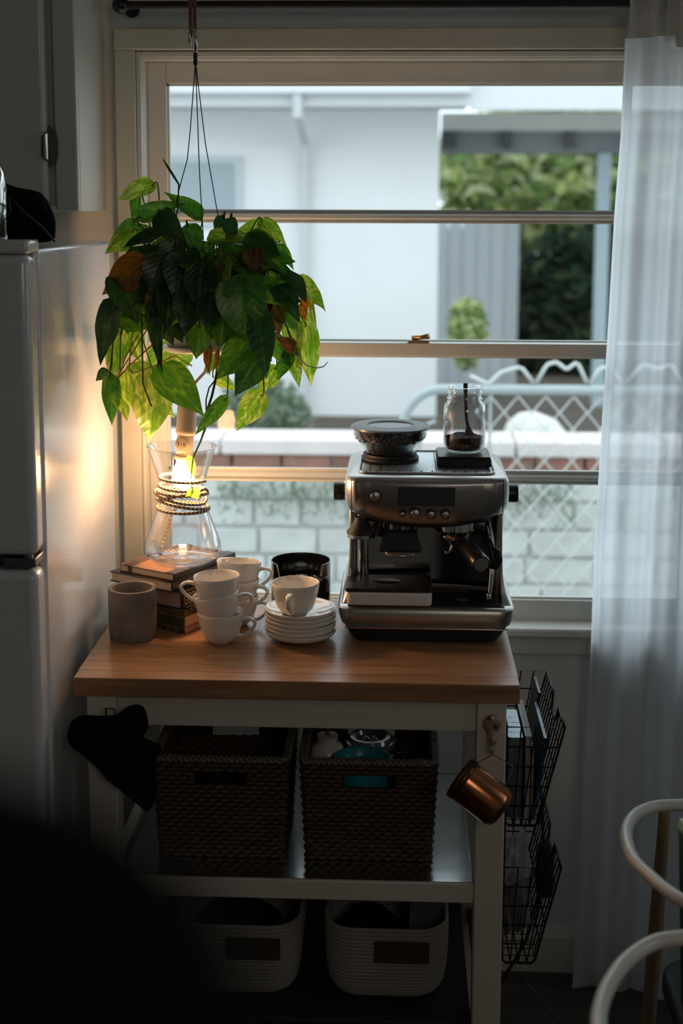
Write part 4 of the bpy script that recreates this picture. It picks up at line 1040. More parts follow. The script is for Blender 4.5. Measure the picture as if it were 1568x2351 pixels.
LM = {'o': leaf_mat('pothos_lamp_orange', (.42,.17,.025), (.55,.27,.05), stripe=.5, amt=.5, rough=.5),  # orange of the lamp glow through these leaves is put into their colour
      'g': leaf_mat('pothos_green', (.055,.180,.028), (.17,.32,.055), stripe=.58),
      'd': leaf_mat('pothos_deep_green', (.022,.072,.020), (.055,.125,.032), stripe=.58, amt=.32, tc=1.4),
      'v': leaf_mat('pothos_variegated', (.13,.27,.035), (.42,.47,.12), stripe=.53, amt=.58, tc=1.45),
      'b': leaf_mat('pothos_brown', (.10,.055,.016), (.23,.12,.03), stripe=.5, amt=.40, rough=.5)}
MAT['stalk'] = translucent('green_stalk', (.13,.22,.05), .3); MAT['vine'] = mat('dark_vine', (.045,.050,.020), .6)
def leaf_mesh(W_, fold, curl, seed, narrow=False):
    """unit heart-shaped blade along +y with a folded midrib, drooping tip and rippled edge"""
    rn = random.Random(seed); nu, nv = 10, 12; m = M()
    def half(t):
        if narrow: return .5*math.sin(math.pi*min(1,t*.92+.06))**.7
        a = max(0.0, min(1.0, t))
        s = math.sin(math.pi*a**.60)**(.62 if a < .315 else 1.18) if 0 < a < 1 else 0
        return .5*max(s, .0)
    ph = rn.uniform(0, 6.28)
    def fn(u, v):
        x = (u-.5)*2; y = v
        hw = half(v)*W_
        yy = y-.10*(1-v)**3*(abs(x)**1.5)*1.5      # lobes reach back past the stalk
        z = abs(x)*hw*fold*1.2-curl*v*v*.55+.018*math.sin(9*v+ph)*abs(x)**2+.012*math.sin(15*v+ph*2)*x*abs(x)
        return (x*hw*(1-.10*fold*abs(x)), yy, z)
    m.grid(fn, nu, nv); return m
_protos = {}
def place_leaf(root, B, T, w, k, fold, roll, idx, rn):
    B = Vector(B); T = Vector(T); d = T-B; ln = d.length
    ratio = w/ln; key = (k, round(min(max(ratio,.06),1.6)*8)/8, fold > .6, idx % 3)
    if key not in _protos:
        cz = (.22,.42,.12)[idx % 3]
        m = leaf_mesh(max(key[1], .08), min(fold,.6), cz, idx, key[2]); me = mk('leaf', m, LM[k], None, smooth='all', fix=False)
        _protos[key] = me; o = me
    else:
        o = _protos[key].copy(); COL.objects.link(o)
    o.parent = root
    y = d.normalized(); view = Vector((B.x, B.y, B.z-1.732)).normalized()*-1      # the upper face looks into the room and up
    n = (view+Vector((rn.uniform(-.5,.5), rn.uniform(-.2,.2), .45+rn.uniform(-.3,.3)))); n = n-y*n.dot(y); n.normalize(); x = y.cross(n)
    q = Matrix.Rotation(R(roll), 3, y); n = q@n; x = q@x
    mt = Matrix((( x.x, y.x, n.x), (x.y, y.y, n.y), (x.z, y.z, n.z))).to_4x4()
    kx = w/(max(key[1], .08)*ln)*1.12
    mt = Matrix.Translation(B-root.location)@mt@Matrix.Diagonal((ln*kx, ln, ln, 1))
    o.matrix_local = mt; return o
LEAVES = [(-.4616, 2.53, 1.7642, -.5285, 2.52, 1.7427, .0452, 'v', .3, 10),
 (-.475, 2.51, 1.707, -.4012, 2.52, 1.7411, .0382, 'g', .45, 0),
 (-.3782, 2.54, 1.708, -.4409, 2.55, 1.7572, .0387, 'g', .45, 10),
 (-.4121, 2.54, 1.7692, -.4404, 2.53, 1.8165, .0047, 'd', .9, 0),
 (-.4919, 2.56, 1.7507, -.5088, 2.57, 1.6852, .0237, 'g', .5, 30),
 (-.4965, 2.57, 1.6902, -.5457, 2.58, 1.6843, .0306, 'g', .3, 0),
 (-.5004, 2.53, 1.678, -.5442, 2.5, 1.6412, .0402, 'v', .3, -15),
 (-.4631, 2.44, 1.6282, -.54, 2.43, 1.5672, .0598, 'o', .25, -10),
 (-.4413, 2.49, 1.6774, -.5117, 2.48, 1.6553, .0379, 'd', .3, 20),
 (-.426, 2.53, 1.6542, -.4608, 2.52, 1.7006, .0352, 'v', .3, 0),
 (-.4325, 2.47, 1.7116, -.3874, 2.44, 1.6555, .0458, 'd', .4, 10),
 (-.3884, 2.5, 1.6901, -.3668, 2.49, 1.6398, .0381, 'g', .35, 0),
 (-.3351, 2.57, 1.7069, -.3504, 2.56, 1.6789, .0211, 'd', .3, 0),
 (-.3133, 2.54, 1.7031, -.3076, 2.53, 1.6604, .0336, 'd', .5, 20),
 (-.3353, 2.61, 1.7033, -.3241, 2.6, 1.6952, .0173, 'g', .2, 0),
 (-.2608, 2.63, 1.6834, -.3225, 2.64, 1.6847, .0418, 'v', .1, 0),
 (-.2856, 2.61, 1.6705, -.3183, 2.6, 1.6821, .0346, 'v', .2, 0),
 (-.2628, 2.61, 1.6979, -.2134, 2.59, 1.6559, .0311, 'v', .4, 0),
 (-.2708, 2.51, 1.6713, -.2033, 2.47, 1.6043, .0465, 'g', .35, 10),
 (-.2273, 2.59, 1.6516, -.1995, 2.58, 1.6105, .0219, 'g', .4, 0),
 (-.3101, 2.55, 1.6492, -.3617, 2.51, 1.6385, .027, 'g', .3, 20),
 (-.3602, 2.51, 1.6296, -.3308, 2.5, 1.6326, .0266, 'g', .3, 0),
 (-.3288, 2.48, 1.6341, -.2857, 2.45, 1.6167, .0312, 'v', .3, 20),
 (-.2704, 2.47, 1.6473, -.2528, 2.45, 1.6029, .0376, 'b', .35, 0),
 (-.2444, 2.46, 1.614, -.2905, 2.45, 1.6027, .0098, 'g', .5, 0),
 (-.2503, 2.57, 1.6113, -.1823, 2.56, 1.5985, .0231, 'v', .4, 20),
 (-.2375, 2.47, 1.6051, -.202, 2.46, 1.5753, .0203, 'v', .3, 0),
 (-.2115, 2.48, 1.6015, -.1613, 2.45, 1.5596, .046, 'd', .35, -15),
 (-.1912, 2.57, 1.5888, -.1325, 2.56, 1.5393, .0391, 'v', .2, 0),
 (-.2199, 2.46, 1.5853, -.1756, 2.43, 1.5205, .0391, 'd', .4, 20),
 (-.2832, 2.44, 1.5892, -.2009, 2.41, 1.596, .0307, 'g', .5, 40),
 (-.2837, 2.405, 1.5928, -.2657, 2.375, 1.4879, .0844, 'g', .16, 0),
 (-.2507, 2.41, 1.531, -.2318, 2.37, 1.4272, .0478, 'd', .35, 10),
 (-.2366, 2.51, 1.5726, -.2168, 2.5, 1.4852, .0399, 'b', .3, 0),
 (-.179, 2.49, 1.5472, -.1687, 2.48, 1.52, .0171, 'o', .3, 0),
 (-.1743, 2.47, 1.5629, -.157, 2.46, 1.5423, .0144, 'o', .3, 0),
 (-.1653, 2.51, 1.5705, -.155, 2.5, 1.4985, .012, 'v', .8, 0),
 (-.2103, 2.56, 1.5139, -.1818, 2.55, 1.4278, .0424, 'v', .2, 0),
 (-.203, 2.57, 1.4635, -.19, 2.58, 1.3782, .0306, 'v', .3, 0),
 (-.1789, 2.58, 1.4992, -.1639, 2.59, 1.3805, .0461, 'v', .2, 0),
 (-.1859, 2.61, 1.5182, -.1635, 2.6, 1.4606, .0328, 'v', .2, 0),
 (-.1953, 2.48, 1.4681, -.2243, 2.47, 1.4912, .0276, 'b', .4, 0),
 (-.2573, 2.47, 1.4559, -.2992, 2.45, 1.3813, .0556, 'd', .2, 0),
 (-.2714, 2.44, 1.4781, -.3294, 2.41, 1.4244, .0598, 'g', .25, 0),
 (-.2389, 2.58, 1.4188, -.2681, 2.57, 1.3689, .0393, 'v', .2, 0),
 (-.2047, 2.55, 1.4507, -.2303, 2.54, 1.3999, .0284, 'g', .3, 0),
 (-.2586, 2.51, 1.3764, -.3065, 2.5, 1.3085, .0465, 'v', .2, 0),
 (-.3268, 2.5, 1.3684, -.3796, 2.48, 1.3017, .0278, 'g', .4, 0),
 (-.3456, 2.56, 1.4043, -.308, 2.55, 1.3803, .0258, 'v', .3, 0),
 (-.4325, 2.45, 1.4281, -.3504, 2.41, 1.3603, .0649, 'g', .14, 0),
 (-.4751, 2.58, 1.4017, -.4872, 2.6, 1.2634, .0769, 'v', .12, 0),
 (-.5179, 2.61, 1.4078, -.4376, 2.62, 1.3129, .0657, 'v', .15, 0),
 (-.5228, 2.51, 1.4102, -.5149, 2.5, 1.3229, .0415, 'v', .25, 0),
 (-.5383, 2.49, 1.4077, -.5341, 2.48, 1.3188, .0346, 'g', .35, 0),
 (-.5488, 2.51, 1.4198, -.5689, 2.5, 1.4022, .0206, 'd', .3, 0),
 (-.5254, 2.53, 1.4866, -.5471, 2.52, 1.4005, .0419, 'v', .25, 0),
 (-.5251, 2.48, 1.5474, -.556, 2.47, 1.4343, .0492, 'd', .25, 0),
 (-.5051, 2.45, 1.5984, -.4672, 2.41, 1.5187, .0713, 'd', .2, 0),
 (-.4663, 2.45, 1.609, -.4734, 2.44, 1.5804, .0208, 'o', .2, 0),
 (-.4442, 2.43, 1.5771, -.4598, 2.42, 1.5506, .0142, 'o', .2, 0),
 (-.4505, 2.45, 1.5532, -.4292, 2.42, 1.4277, .0272, 'd', .5, 10),
 (-.437, 2.47, 1.528, -.4146, 2.45, 1.476, .0376, 'd', .3, 0),
 (-.3625, 2.44, 1.5089, -.3649, 2.42, 1.454, .0501, 'g', .2, 0),
 (-.3153, 2.43, 1.5398, -.3211, 2.41, 1.473, .0531, 'g', .25, 0),
 (-.3476, 2.47, 1.4696, -.3522, 2.46, 1.4202, .0177, 'b', .5, 0),
 (-.3539, 2.61, 1.4403, -.3728, 2.6, 1.4044, .0311, 'g', .2, 0),
 (-.3316, 2.47, 1.4681, -.3345, 2.46, 1.4261, .0092, 'b', .8, 0),
 (-.5379, 2.61, 1.5126, -.4923, 2.62, 1.4187, .057, 'v', .2, 0),
 (-.4371, 2.62, 1.4667, -.5047, 2.63, 1.4072, .052, 'v', .2, 0),
 (-.4118, 2.63, 1.4421, -.4724, 2.64, 1.3924, .0383, 'v', .2, 0),
 (-.3781, 2.45, 1.6475, -.3614, 2.44, 1.6044, .0389, 'd', .4, 20),
 (-.4079, 2.46, 1.6595, -.4261, 2.45, 1.5973, .0488, 'd', .3, 0),
 (-.3376, 2.45, 1.6165, -.3179, 2.44, 1.5672, .0422, 'b', .3, 0),
 (-.4238, 2.44, 1.6352, -.4507, 2.41, 1.5684, .0549, 'd', .25, 0),
 (-.3908, 2.43, 1.6357, -.3994, 2.4, 1.5571, .0611, 'd', .2, 0),
 (-.3535, 2.43, 1.6173, -.3563, 2.4, 1.5389, .0579, 'd', .2, 0),
 (-.4166, 2.43, 1.5798, -.4126, 2.4, 1.5075, .0547, 'd', .25, 0),
 (-.3776, 2.42, 1.5682, -.38, 2.39, 1.4994, .0545, 'd', .25, 0),
 (-.3402, 2.42, 1.5622, -.3367, 2.39, 1.5028, .048, 'd', .25, 0),
 (-.4513, 2.45, 1.5972, -.4408, 2.42, 1.5274, .0486, 'd', .25, 0),
 (-.4899, 2.49, 1.6456, -.4569, 2.48, 1.5955, .0494, 'd', .3, 0),
 (-.4446, 2.47, 1.6496, -.4722, 2.46, 1.5965, .0458, 'd', .3, 0),
 (-.314, 2.46, 1.5753, -.3007, 2.45, 1.51, .0488, 'd', .3, 0),
 (-.256, 2.51, 1.5693, -.2456, 2.5, 1.5123, .0432, 'd', .3, 0),
 (-.307, 2.51, 1.6394, -.2548, 2.5, 1.5891, .0432, 'g', .3, 0),
 (-.4063, 2.53, 1.6703, -.3598, 2.52, 1.6452, .0335, 'g', .3, 0),
 (-.4646, 2.53, 1.6829, -.4923, 2.52, 1.6574, .0368, 'g', .3, 0),
 (-.2485, 2.57, 1.657, -.2215, 2.56, 1.6054, .034, 'g', .3, 0),
 (-.2867, 2.56, 1.6571, -.3055, 2.55, 1.612, .0339, 'v', .3, 0),
 (-.3207, 2.57, 1.6567, -.277, 2.56, 1.6442, .0306, 'g', .3, 0),
 (-.356, 2.54, 1.6574, -.3746, 2.53, 1.6126, .0336, 'g', .3, 0),
 (-.2725, 2.51, 1.4984, -.233, 2.5, 1.4447, .0399, 'd', .3, 0),
 (-.2408, 2.55, 1.4817, -.2007, 2.54, 1.4239, .0371, 'g', .3, 0),
 (-.3115, 2.46, 1.509, -.2821, 2.45, 1.4659, .0423, 'd', .3, 0),
 (-.4961, 2.53, 1.5602, -.5216, 2.52, 1.4892, .0469, 'd', .3, 0),
 (-.499, 2.55, 1.6111, -.5312, 2.54, 1.5462, .0473, 'd', .3, 0),
 (-.4132, 2.48, 1.5194, -.3993, 2.47, 1.4788, .0361, 'd', .3, 0)]
def hanging_plant():
    c = Vector((-.385, 2.550, 1.458))
    t = thing('hanging_plant', 'trailing green and yellow pothos hanging in a white pot before the window', 'plant', tuple(c))
    wp = mat('white_glazed_pot', (.74,.70,.66), .3)
    mk('pot', M().lathe([(0,0),(.050,0),(.053,.006),(.056,.010),(.060,.035),(.072,.080),(.082,.125),(.084,.135),(.080,.135),(.070,.085),(.055,.02),(0,.015)], 48), wp, t, smooth=50)
    mk('drip_saucer', M().lathe([(0,-.003),(.056,-.003),(.062,.0),(.064,.008),(.061,.008),(.054,.001),(0,.001)], 48), wp, t, smooth=50)
    mk('soil', M().lathe([(0,.118),(.078,.116),(.078,.110)], 32), mat('potting_soil', (.04,.028,.018), .95, bmp=.6, bs=150), t)
    V = lambda *p: Vector(p)-c
    wr = mat('dark_hanger_wire', (.035,.035,.035), .4, .8)
    K = V(-.380,2.553,1.994)
    hg = mk('hanger_wire', M().tube([K, V(-.3907,2.548,1.868), V(-.3963,2.546,1.816), V(-.4110,2.540,1.762), V(-.447,2.510,1.592)], .0010, 6), wr, t, smooth='all')
    mk('hanger_wire', M().tube([K, V(-.3699,2.520,1.788), V(-.3607,2.500,1.659), V(-.350,2.484,1.592)], .0010, 6), wr, t, smooth='all')
    mk('hanger_wire', M().tube([K, V(-.3683,2.590,1.846), V(-.3450,2.610,1.690), V(-.320,2.600,1.592)], .0010, 6), wr, t, smooth='all')
    kn = M(); kn.lathe([(0,-.012),(.0035,-.010),(.0042,-.003),(.003,.001),(.0042,.005),(.0036,.012),(0,.013)], 14, c=tuple(K+Vector((0,0,.004)))); mk('wire_knot', kn, wr, t, smooth='all')
    hk = M(); hk.tube([K+Vector((0,0,.012)), K+Vector((.001,0,.040)), K+Vector((-.002,0,.058)), K+Vector((-.008,0,.060)), K+Vector((-.011,0,.048)), K+Vector((-.010,0,.030))], [.0030,.0040,.0036,.0030,.0026,.0022], 12)
    mk('metal_hook', hk, MAT['chrome'], t, smooth='all')
    st = mat('copper_brown_strap', (.22,.095,.045), .45, .3)
    for i, dx in enumerate((-.0085,-.0005)):
        p = K+Vector((dx,0,.050)); mk('strap', M().box(p.x-.0034,p.x+.0034,p.y-.001,p.y+.001,p.z-(.0 if i else .006),2.6-c.z), st, t, bevel=.0006, seg=1)
    rn = random.Random(21)
    for i, (bx,by,bz,tx,ty,tz,w,k,fo,ro) in enumerate(LEAVES):
        lf_ = place_leaf(t, (bx,by,bz), (tx,ty,tz), w, k, fo, ro, i, rn)
    # smaller leaves filling the crown between the large ones
    extra = []
    for i in range(62):
        a = rn.uniform(0, 6.28); rr = math.sqrt(rn.random()); B = Vector((-.362+.135*rr*math.cos(a), 2.520+.085*rr*math.sin(a), 1.615+rn.uniform(-.06,.065)-.04*rr))
        out = Vector((math.cos(a)*.9, math.sin(a)*.45-.35, rn.uniform(-1.25,.15))).normalized(); ln = rn.uniform(.045,.085)
        k = rn.choice('ggggdvv' if B.z > 1.60 else 'ddggg'); w = ln*rn.uniform(.62,.95)
        place_leaf(t, B, B+out*ln, w, k, rn.choice((.3,.4,.5)), rn.uniform(-40,40), i, rn); extra.append((B, out))
    # leaf stalks: from the pot mouth, over the rim and down (or up) to each blade
    for i, (bx,by,bz,tx,ty,tz,w,k,fo,ro) in enumerate(LEAVES):
        if w < .015: continue
        B = Vector((bx,by,bz))-c; a = math.atan2(B.y, B.x); rr = min(.06, math.hypot(B.x,B.y)*.6)
        S = Vector((rr*math.cos(a), rr*math.sin(a), .12)); T_ = (B-(Vector((tx,ty,tz))-c)).normalized()
        if B.z < .10:
            over = Vector((math.cos(a)*.10, math.sin(a)*.10, .165+rn.uniform(-.02,.03)))
            if math.hypot(B.x,B.y) < .10: over = Vector((B.x*1.0, min(B.y,-.04)-.03, .15))
            pts = [S, S.lerp(over,.6)+Vector((0,0,.03)), over, over.lerp(B,.5)+Vector((math.cos(a)*.015,math.sin(a)*.015,.0)), B+T_*.012, B]
        else: pts = [S, S.lerp(B,.45)+Vector((0,0,.015)), B+T_*.012, B]
        Q = []
        for j in range(len(pts)-1):
            p0 = pts[max(j-1,0)]; p1 = pts[j]; p2 = pts[j+1]; p3 = pts[min(j+2,len(pts)-1)]
            for q in range(4):
                u = q/4; Q.append(.5*((2*p1)+(-p0+p2)*u+(2*p0-5*p1+4*p2-p3)*u*u+(-p0+3*p1-3*p2+p3)*u**3))
        Q.append(pts[-1]); mk('stalk', M().tube(Q, .0014, 5), MAT['stalk'], t, smooth='all')
    # long vines
    vine = [V(-.345,2.470,1.60),V(-.334,2.490,1.50),V(-.3347,2.498,1.4633),V(-.3387,2.49,1.4126),V(-.3472,2.49,1.3768),V(-.3597,2.50,1.3425),V(-.3627,2.51,1.3145),V(-.3766,2.54,1.2827),V(-.3960,2.566,1.2440),V(-.4010,2.566,1.2000),V(-.3960,2.560,1.1780)]
    mk('vine', M().tube(vine, [.0024]*7+[.0018,.0014,.001,.0008], 8), MAT['vine'], t, smooth='all')
    mk('vine', M().tube([V(-.3401,2.5,1.4081),V(-.3533,2.498,1.3917),V(-.3594,2.498,1.3687),V(-.3597,2.50,1.3392)], .0014, 6), MAT['vine'], t, smooth='all')
    mk('tendril', M().tube([V(-.26,2.50,1.52),V(-.1975,2.5,1.4659),V(-.1878,2.5,1.4515),V(-.1701,2.5,1.4348),V(-.1524,2.5,1.4298),V(-.1379,2.5,1.4331),V(-.1299,2.5,1.4422)], [.0014,.0014,.0013,.0012,.0012,.001,.0006], 6), translucent('pale_tendril', (.55,.50,.36), .3), t, smooth='all')
    yl = translucent('yellow_stalk', (.45,.36,.10), .4)
    for p in ([(-.44,2.50,1.54),(-.4649,2.48,1.503),(-.498,2.48,1.4513),(-.5231,2.48,1.4123)], [(-.43,2.51,1.52),(-.4627,2.5,1.4688),(-.5024,2.5,1.4328),(-.5273,2.5,1.4065)], [(-.43,2.52,1.54),(-.4395,2.48,1.4807),(-.4395,2.48,1.4389),(-.434,2.48,1.4196)], [(-.5154,2.58,1.4064),(-.4748,2.58,1.4202),(-.4308,2.58,1.4424),(-.3976,2.58,1.4225)], [(-.45,2.47,1.58),(-.4717,2.46,1.5365),(-.4709,2.46,1.457),(-.4709,2.46,1.4025),(-.4556,2.46,1.3607)], [(-.455,2.53,1.56),(-.480,2.50,1.500),(-.5100,2.50,1.4500),(-.5231,2.49,1.4100)]):
        mk('stalk', M().tube([V(*q) for q in p], .0014, 6), yl if p[-1][0] < -.39 and p[0][1] > 2.49 else MAT['vine'], t, smooth='all')
    mk('stalk', M().tube([V(-.4105,2.53,1.7691),V(-.4126,2.53,1.731),V(-.4172,2.53,1.7023),V(-.42,2.53,1.62)], .0015, 6), MAT['stalk'], t, smooth='all')
    # small leaves dropping into the glass funnel
    for j, (B, T_, w) in enumerate([((-.4030,2.566,1.2440),(-.3930,2.566,1.2020),.0165),((-.3960,2.562,1.1800),(-.3850,2.560,1.1640),.022),((-.3970,2.562,1.1790),(-.4120,2.560,1.1690),.012)]):
        place_leaf(t, B, T_, w, 'v', .3, 0, 2+j, rn)
hanging_plant()
# ------------------------------------------------------------------ wire file rack on the cart side
def rack():
    t = thing('wire_file_rack', 'black two pocket wire file rack hanging on the right side of the cart', 'rack', (.2025, 2.34, .34))
    Wm = MAT['iron']; D_ = .30
    def pocket(z1, label):
        z0 = z1-.187; h = z1-z0
        def X(z): return .060+(.104-.060)*(z-z0)/h
        zt = lambda z: z-.34
        fr = M(); r_ = .0025
        # front and back end frames, bottom frame
        for y in (0, D_): fr.tube([(0,y,zt(z1)),(X(z1),y,zt(z1)),(X(z0)-.0,y,zt(z0+.006)),(X(z0)-.006,y,zt(z0)),(.006,y,zt(z0)),(0,y,zt(z0+.006))], r_, 8, closed=True)
        # side rim with a dip in the middle
        fr.tube([(X(z1),0,zt(z1)),(X(z1),.085,zt(z1)),(X(z1-.020),.105,zt(z1-.026)),(X(z1-.020),.165,zt(z1-.026)),(X(z1),.185,zt(z1)),(X(z1),D_,zt(z1))], r_, 8)
        fr.tube([(0,0,zt(z1)),(0,D_,zt(z1))], r_, 8)
        f = mk('pocket_frame', fr, Wm, t, smooth='all')
        g = M(); q = .00145
        for k in range(1, 5):
            z = z0+h*k/5
            for y in (0, D_): g.tube([(0,y,zt(z)),(X(z),y,zt(z))], q, 5)
            g.tube([(X(z),0,zt(z)),(X(z),D_,zt(z))], q, 5); g.tube([(0,0,zt(z)),(0,D_,zt(z))], q, 5)
        for k in range(1, 4):
            u = k/4
            for y in (0, D_): g.tube([(X(z1)*u,y,zt(z1)),(X(z0)*u,y,zt(z0))], q, 5)
            g.tube([(X(z0)*u,0,zt(z0)),(X(z0)*u,D_,zt(z0))], q, 5)
        for k in range(1, 12):
            y = D_*k/12; zz = z1-.026 if .10 < y < .17 else z1
            g.tube([(X(zz),y,zt(zz)),(X(z0),y,zt(z0)),(0,y,zt(z0)),(0,y,zt(z1))], q, 5)
        mk('pocket_mesh', g, Wm, f)
    pocket(.800, ''); pocket(.531, '')
    s = M()
    for y in (.0, D_): s.tube([(0,y,.19),(0,y,.30)], .0020, 8)
    s.tube([(0,.15,.46),(0,.15,.475),(-.003,.15,.482)], .0020, 8); mk('hanging_bar', s, Wm, t)
rack()
def papers():
    z0 = .616
    bk = MAT['black']
    o = thing('coffee_bag', 'grey blue foil bag with white lettering in the upper file pocket', 'bag', (.2215, 2.44, z0))
    body = mk('bag_body', M().loft([[(x, y, z) for x, y in rrect(-.0150,.0150,-.075,.075,.006,4)] for z in (0,.13)]+[[(x, y, .152) for x, y in rrect(-.0135,.0135,-.070,.070,.005,4)]]), mat('blue_grey_foil', (.17,.22,.25), .28, .5, bmp=.3, bs=25), o, smooth=60)
    text('A', .016, MAT['white'], body, (-.002,.030,.1524), (0,0,R(-6)), .0001); text('AURORA', .0070, MAT['white'], body, (.0,.005,.1524), (0,0,R(-6)), .0001); text('COFFEE', .0085, MAT['white'], body, (.0,-.045,.1524), (0,0,R(-6)), .0001)
    m1 = thing('magazine', 'magazine with black covers and pale page edges beside the foil bag', 'magazine', (.2435, 2.445, z0))
    mk('cover', M().box(-.0058,-.0048,-.088,.100,0,.160).box(.0048,.0058,-.088,.100,0,.160), bk, m1)
    for i in range(4): mk('page_block', M().box(-.0046+i*.0024,-.0026+i*.0024,-.086,.098,.001,.1595-.0008*(i % 2)), mat('page_edges', (.50,.50,.48), .7), m1)
    f = thing('paper_folder', 'tan paper folder standing next to the magazine in the upper file pocket', 'folder', (.2515, 2.43, z0)); 
    mk('sheet', M().box(-.0018,.0018,-.080,.09,0,.140), mat('tan_card', (.30,.20,.12), .7), f)
    b = thing('magazine', 'blue covered magazine leaning over in the upper file pocket', 'magazine', (.2550, 2.45, z0+.001), rot=(0, R(7), 0))
    mk('cover', M().box(-.0035,.0035,-.095,.085,0,.158), mat('deep_blue_cover', (.012,.085,.14), .3), b, bevel=.0008)
    d = thing('magazine', 'black magazine standing at the back of the upper file pocket', 'magazine', (.2552, 2.543, z0+.001), rot=(0, R(9), 0))
    mk('cover', M().box(-.003,.003,0,.09,0,.175), bk, d, bevel=.0008)
    c = thing('paper_sheets', 'crumpled papers lying in the lower file pocket', 'paper', (.232, 2.49, .350))
    for i in range(3): mk('sheet', M().grid(lambda u, v, i=i: (-.02+.05*u, -.09+.18*v, .010+.05*i+.03*u+.010*noise.noise(Vector((u*3,v*4,i)))), 6, 8), mat('dull_paper', (.20,.19,.18), .7), c, solid=.0006)
papers()
def cords():
    o = mk('power_cord', M().tube([(.322,2.898,.47),(.321,2.86,.475),(.318,2.76,.46),(.313,2.68,.40),(.313,2.66,.331),(.291,2.665,.263),(.282,2.67,.204),(.260,2.68,.150),(.232,2.70,.085),(.20,2.74,.025),(.15,2.80,.006),(.05,2.84,.006)], .0035, 8), MAT['blackm'], smooth='all')
    tag(o, 'black power cord running down behind the wire rack to the floor', 'cord')
    p = mk('adapter_block', M().loft([superell(.313,.015,2.635,2.665,.006,.315), superell(.313,.018,2.632,2.668,.007,.335), superell(.314,.018,2.632,2.668,.007,.41), superell(.315,.010,2.64,2.66,.005,.425)]), MAT['blackm'], o, smooth=50)
    o = mk('white_wire', M().tube([(.270,2.882,.02),(.292,2.875,.002),(.325,2.767,.002),(.363,2.688,.002),(.40,2.60,.002),(.42,2.5,.002)], .0010, 6), mat('pale_wire', (.25,.26,.25), .5), smooth='all'); tag(o, 'thin pale wire lying on the dark floor under the curtain', 'wire')
cords()

# ------------------------------------------------------------------ curtain and rod
def curtain():
    rd = thing('curtain_rod', 'black curtain rod with a ball end above the window', 'curtain rod', (-.568, 2.80, 2.132))
    mk('pole', M().cyl((0,0,0),(1.9,0,0),.0078,20), MAT['blackm'], rd, smooth=40)
    mk('finial', M().lathe([(0,-.018),(.009,-.0155),(.0155,-.009),(.018,0),(.0155,.009),(.009,.0155),(0,.018)], 24), MAT['black'], rd, smooth='all')
    mk('bracket', M().tube([(.004,0,.0),(.004,.05,.004),(.004,.099,.004)], .006, 10).cyl((.004,.092,.004),(.004,.099,.004),.016,20), MAT['blackm'], rd, smooth=40)
    ct = thing('sheer_curtain', 'sheer white curtain hanging from the rod at the right of the window', 'curtain', (.45, 2.80, .01))
    def left(z):
        P = [(0,.400),(.19,.405),(.49,.415),(.79,.421),(1.02,.423),(1.26,.430),(1.46,.437),(1.71,.443),(1.88,.451),(2.054,.4535),(2.14,.455)]
        for (a, xa), (b, xb) in zip(P, P[1:]):
            if z <= b: return xa+(xb-xa)*(z-a)/(b-a)
        return .455
    def fn(u, v, w_=.44):
        z = .010+2.056*v; x0 = left(z)
        full = w_*(1.0-.10*v)
        x = x0+full*u
        y = 2.80+.020*math.sin(u*25+.5*math.sin(z*1.4))*(.5+.5*u)+.012*math.sin(u*11+z*1.1)+.0035*math.sin(u*71+z*.8)
        if u < .02: y += .004
        # gentle wrinkles where it brushes the sill
        y += -.010*math.exp(-((z-.80)/.10)**2)*math.sin(u*17)
        return (x-.45, y-2.80, z-.01)
    mk('panel', M().grid(fn, 150, 44), MAT['sheer'], ct, smooth='all', fix=False)
    mk('side_hem', M().grid(lambda u, v: (fn(.0,v)[0]-.0015+.019*u, fn(.02*u,v)[1]-.0016, fn(0,v)[2]), 2, 60), MAT['sheer2'], ct, smooth='all', fix=False)
    mk('bottom_hem', M().grid(lambda u, v: (fn(u,0)[0], fn(u,.0)[1]-.0016, fn(u,0)[2]+.06*v), 150, 1), MAT['sheer2'], ct, smooth='all', fix=False)
    # header tabs folded over the rod
    for i, (xa, xb, zb) in enumerate(((.4535,.528,2.062),(.524,.60,2.045),(.63,.70,2.060),(.74,.81,2.055))):
        m = M(); hb = []
        sec = [(-.008,zb),(-.013,zb+.03),(-.015,2.120),(-.014,2.143),(0,2.149),(.014,2.143),(.015,2.12),(.012,zb+.02)]
        m.grid(lambda u, v: (xa+(xb-xa)*u-.45+.004*math.sin(v*7+u*4)*(1 if i == 1 else .3), sec[min(7,int(round(v*7)))][0]*(1+.5*(i == 1))+.004*math.sin(u*9+i), sec[min(7,int(round(v*7)))][1]-.01+.004*math.sin(u*3+i*2)), 12, 7)
        mk('header_tab', m, MAT['header'], ct, smooth='all', fix=False)
MAT['sheer'] = translucent('sheer_white', (.90,.945,1.0), .93, .24); MAT['sheer2'] = translucent('sheer_hem', (.97,.98,.99), .88, .12); MAT['header'] = translucent('curtain_header_cloth', (.55,.54,.50), .25)
curtain()

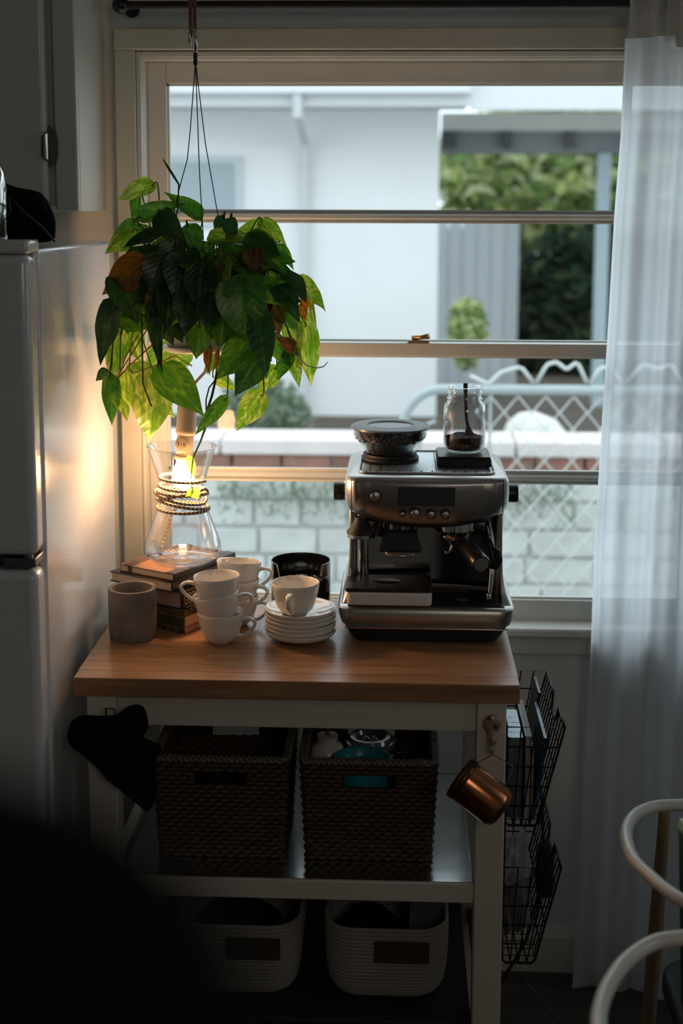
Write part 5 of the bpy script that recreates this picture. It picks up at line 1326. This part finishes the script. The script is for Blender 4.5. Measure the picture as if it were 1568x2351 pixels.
# ------------------------------------------------------------------ two shell chairs in the near right corner
def hoop_chair(label, loc, rim, legs, seat):
    """open armchair: one bent white hoop rail carried on legs, with a dark seat pad"""
    t = thing('armchair', label, 'chair', loc, group='white hoop armchairs in the near right corner')
    o = Vector(loc); P = [Vector(p) for p in rim]; n = len(P); Q = []
    for i in range(n-1):
        p0, p1, p2, p3 = P[max(i-1,0)], P[i], P[i+1], P[min(i+2,n-1)]
        for j in range(8):
            u = j/8; Q.append(.5*((2*p1)+(-p0+p2)*u+(2*p0-5*p1+4*p2-p3)*u*u+(-p0+3*p1-3*p2+p3)*u**3))
    Q.append(P[-1])
    wh = mat('white_painted_wood', (.66,.65,.60), .32)
    mk('hoop_rail', M().tube([q-o for q in Q], .0105, 16), wh, t, smooth='all')
    lg = mat('pale_beech', (.36,.24,.14), .5)
    for (x, y, z) in legs: mk('leg', M().tube([Vector((x,y,z-.006))-o, Vector((x+(loc[0]-x)*-.05,y,.44))-o, Vector((x+(loc[0]-x)*-.12,y+(loc[1]-y)*-.12,0))-o], [.010,.014,.010], 12), lg, t, smooth=40)
    sx, sy, sz = seat
    mk('seat', M().prism([(x, y) for x, y in rrect(-sx,sx,-sy,sy,.06,6)], 'z', .425, .465), MAT['blackm'], t, bevel=.008)
    return t
rimA = [(.74,1.81,.69),(.60,1.825,.695),(.50,1.865,.70),(.434,1.920,.70),(.398,1.995,.70),(.382,2.054,.70),(.385,2.134,.70),(.409,2.200,.70),(.449,2.239,.70),(.502,2.250,.70),(.60,2.26,.70),(.72,2.26,.69)]
hoop_chair('white hoop armchair at the right edge, the farther of the two', (.64,2.00,0), rimA, [(.500,1.866,.70),(.47,2.243,.70),(.70,1.815,.69),(.70,2.26,.69)], (.19,.17,.44))
rimB = [(.56,1.26,.74),(.46,1.25,.74),(.36,1.28,.74),(.29,1.34,.74),(.258,1.42,.74),(.250,1.49,.74),(.253,1.542,.74),(.261,1.579,.74),(.279,1.628,.74),(.311,1.685,.74),(.354,1.730,.74),(.396,1.745,.74),(.47,1.765,.74),(.58,1.765,.74)]
hoop_chair('white hoop armchair in the bottom right corner, nearer to the viewer', (.46,1.52,0), rimB, [(.29,1.35,.74),(.42,1.752,.74),(.55,1.265,.74),(.56,1.765,.74)], (.17,.19,.46))
def on_chairs():
    b = thing('green_box', 'dark green box with a pale lid edge standing on the farther armchair', 'box', (.532, 2.00, .4655), rot=(0,R(-3),R(8)))
    mk('box_body', M().box(-.062,.07,-.05,.05,0,.305), mat('bottle_green', (.01,.10,.045), .4), b, bevel=.004)
    mk('lid', M().hexa([(-.064,-.052,.298),(.072,-.052,.25),(.072,.052,.25),(-.064,.052,.298),(-.060,-.048,.316),(.070,-.048,.27),(.070,.048,.27),(-.060,.048,.316)]), mat('pale_green_lid', (.35,.60,.42), .4), b, bevel=.003)
on_chairs()

# ------------------------------------------------------------------ stand-in for an unidentified dark shape close to the camera, lower left
def near_shape():
    t = thing('near_dark_shape', 'near black out of focus shape filling the lower left corner', 'coat', (-.109, .21, 0))
    prof = [(.12,.0),(.125,.6),(.115,1.1),(.105,1.42),(.095,1.54),(.088,1.585),(.080,1.610),(.068,1.624),(.048,1.632),(.020,1.636),(0,1.637)]
    m = M().lathe(prof, 40, sx=1, sy=.55); m.v = [(x*(1+.03*math.sin(9*z+4*math.atan2(y,x))), y, z) for x, y, z in m.v]
    mk('cloth', m, MAT['blackcloth'], t, smooth='all'); mk('base', M().lathe([(0,0),(.14,0),(.14,.012),(0,.02)], 32), MAT['blackm'], t)
near_shape()
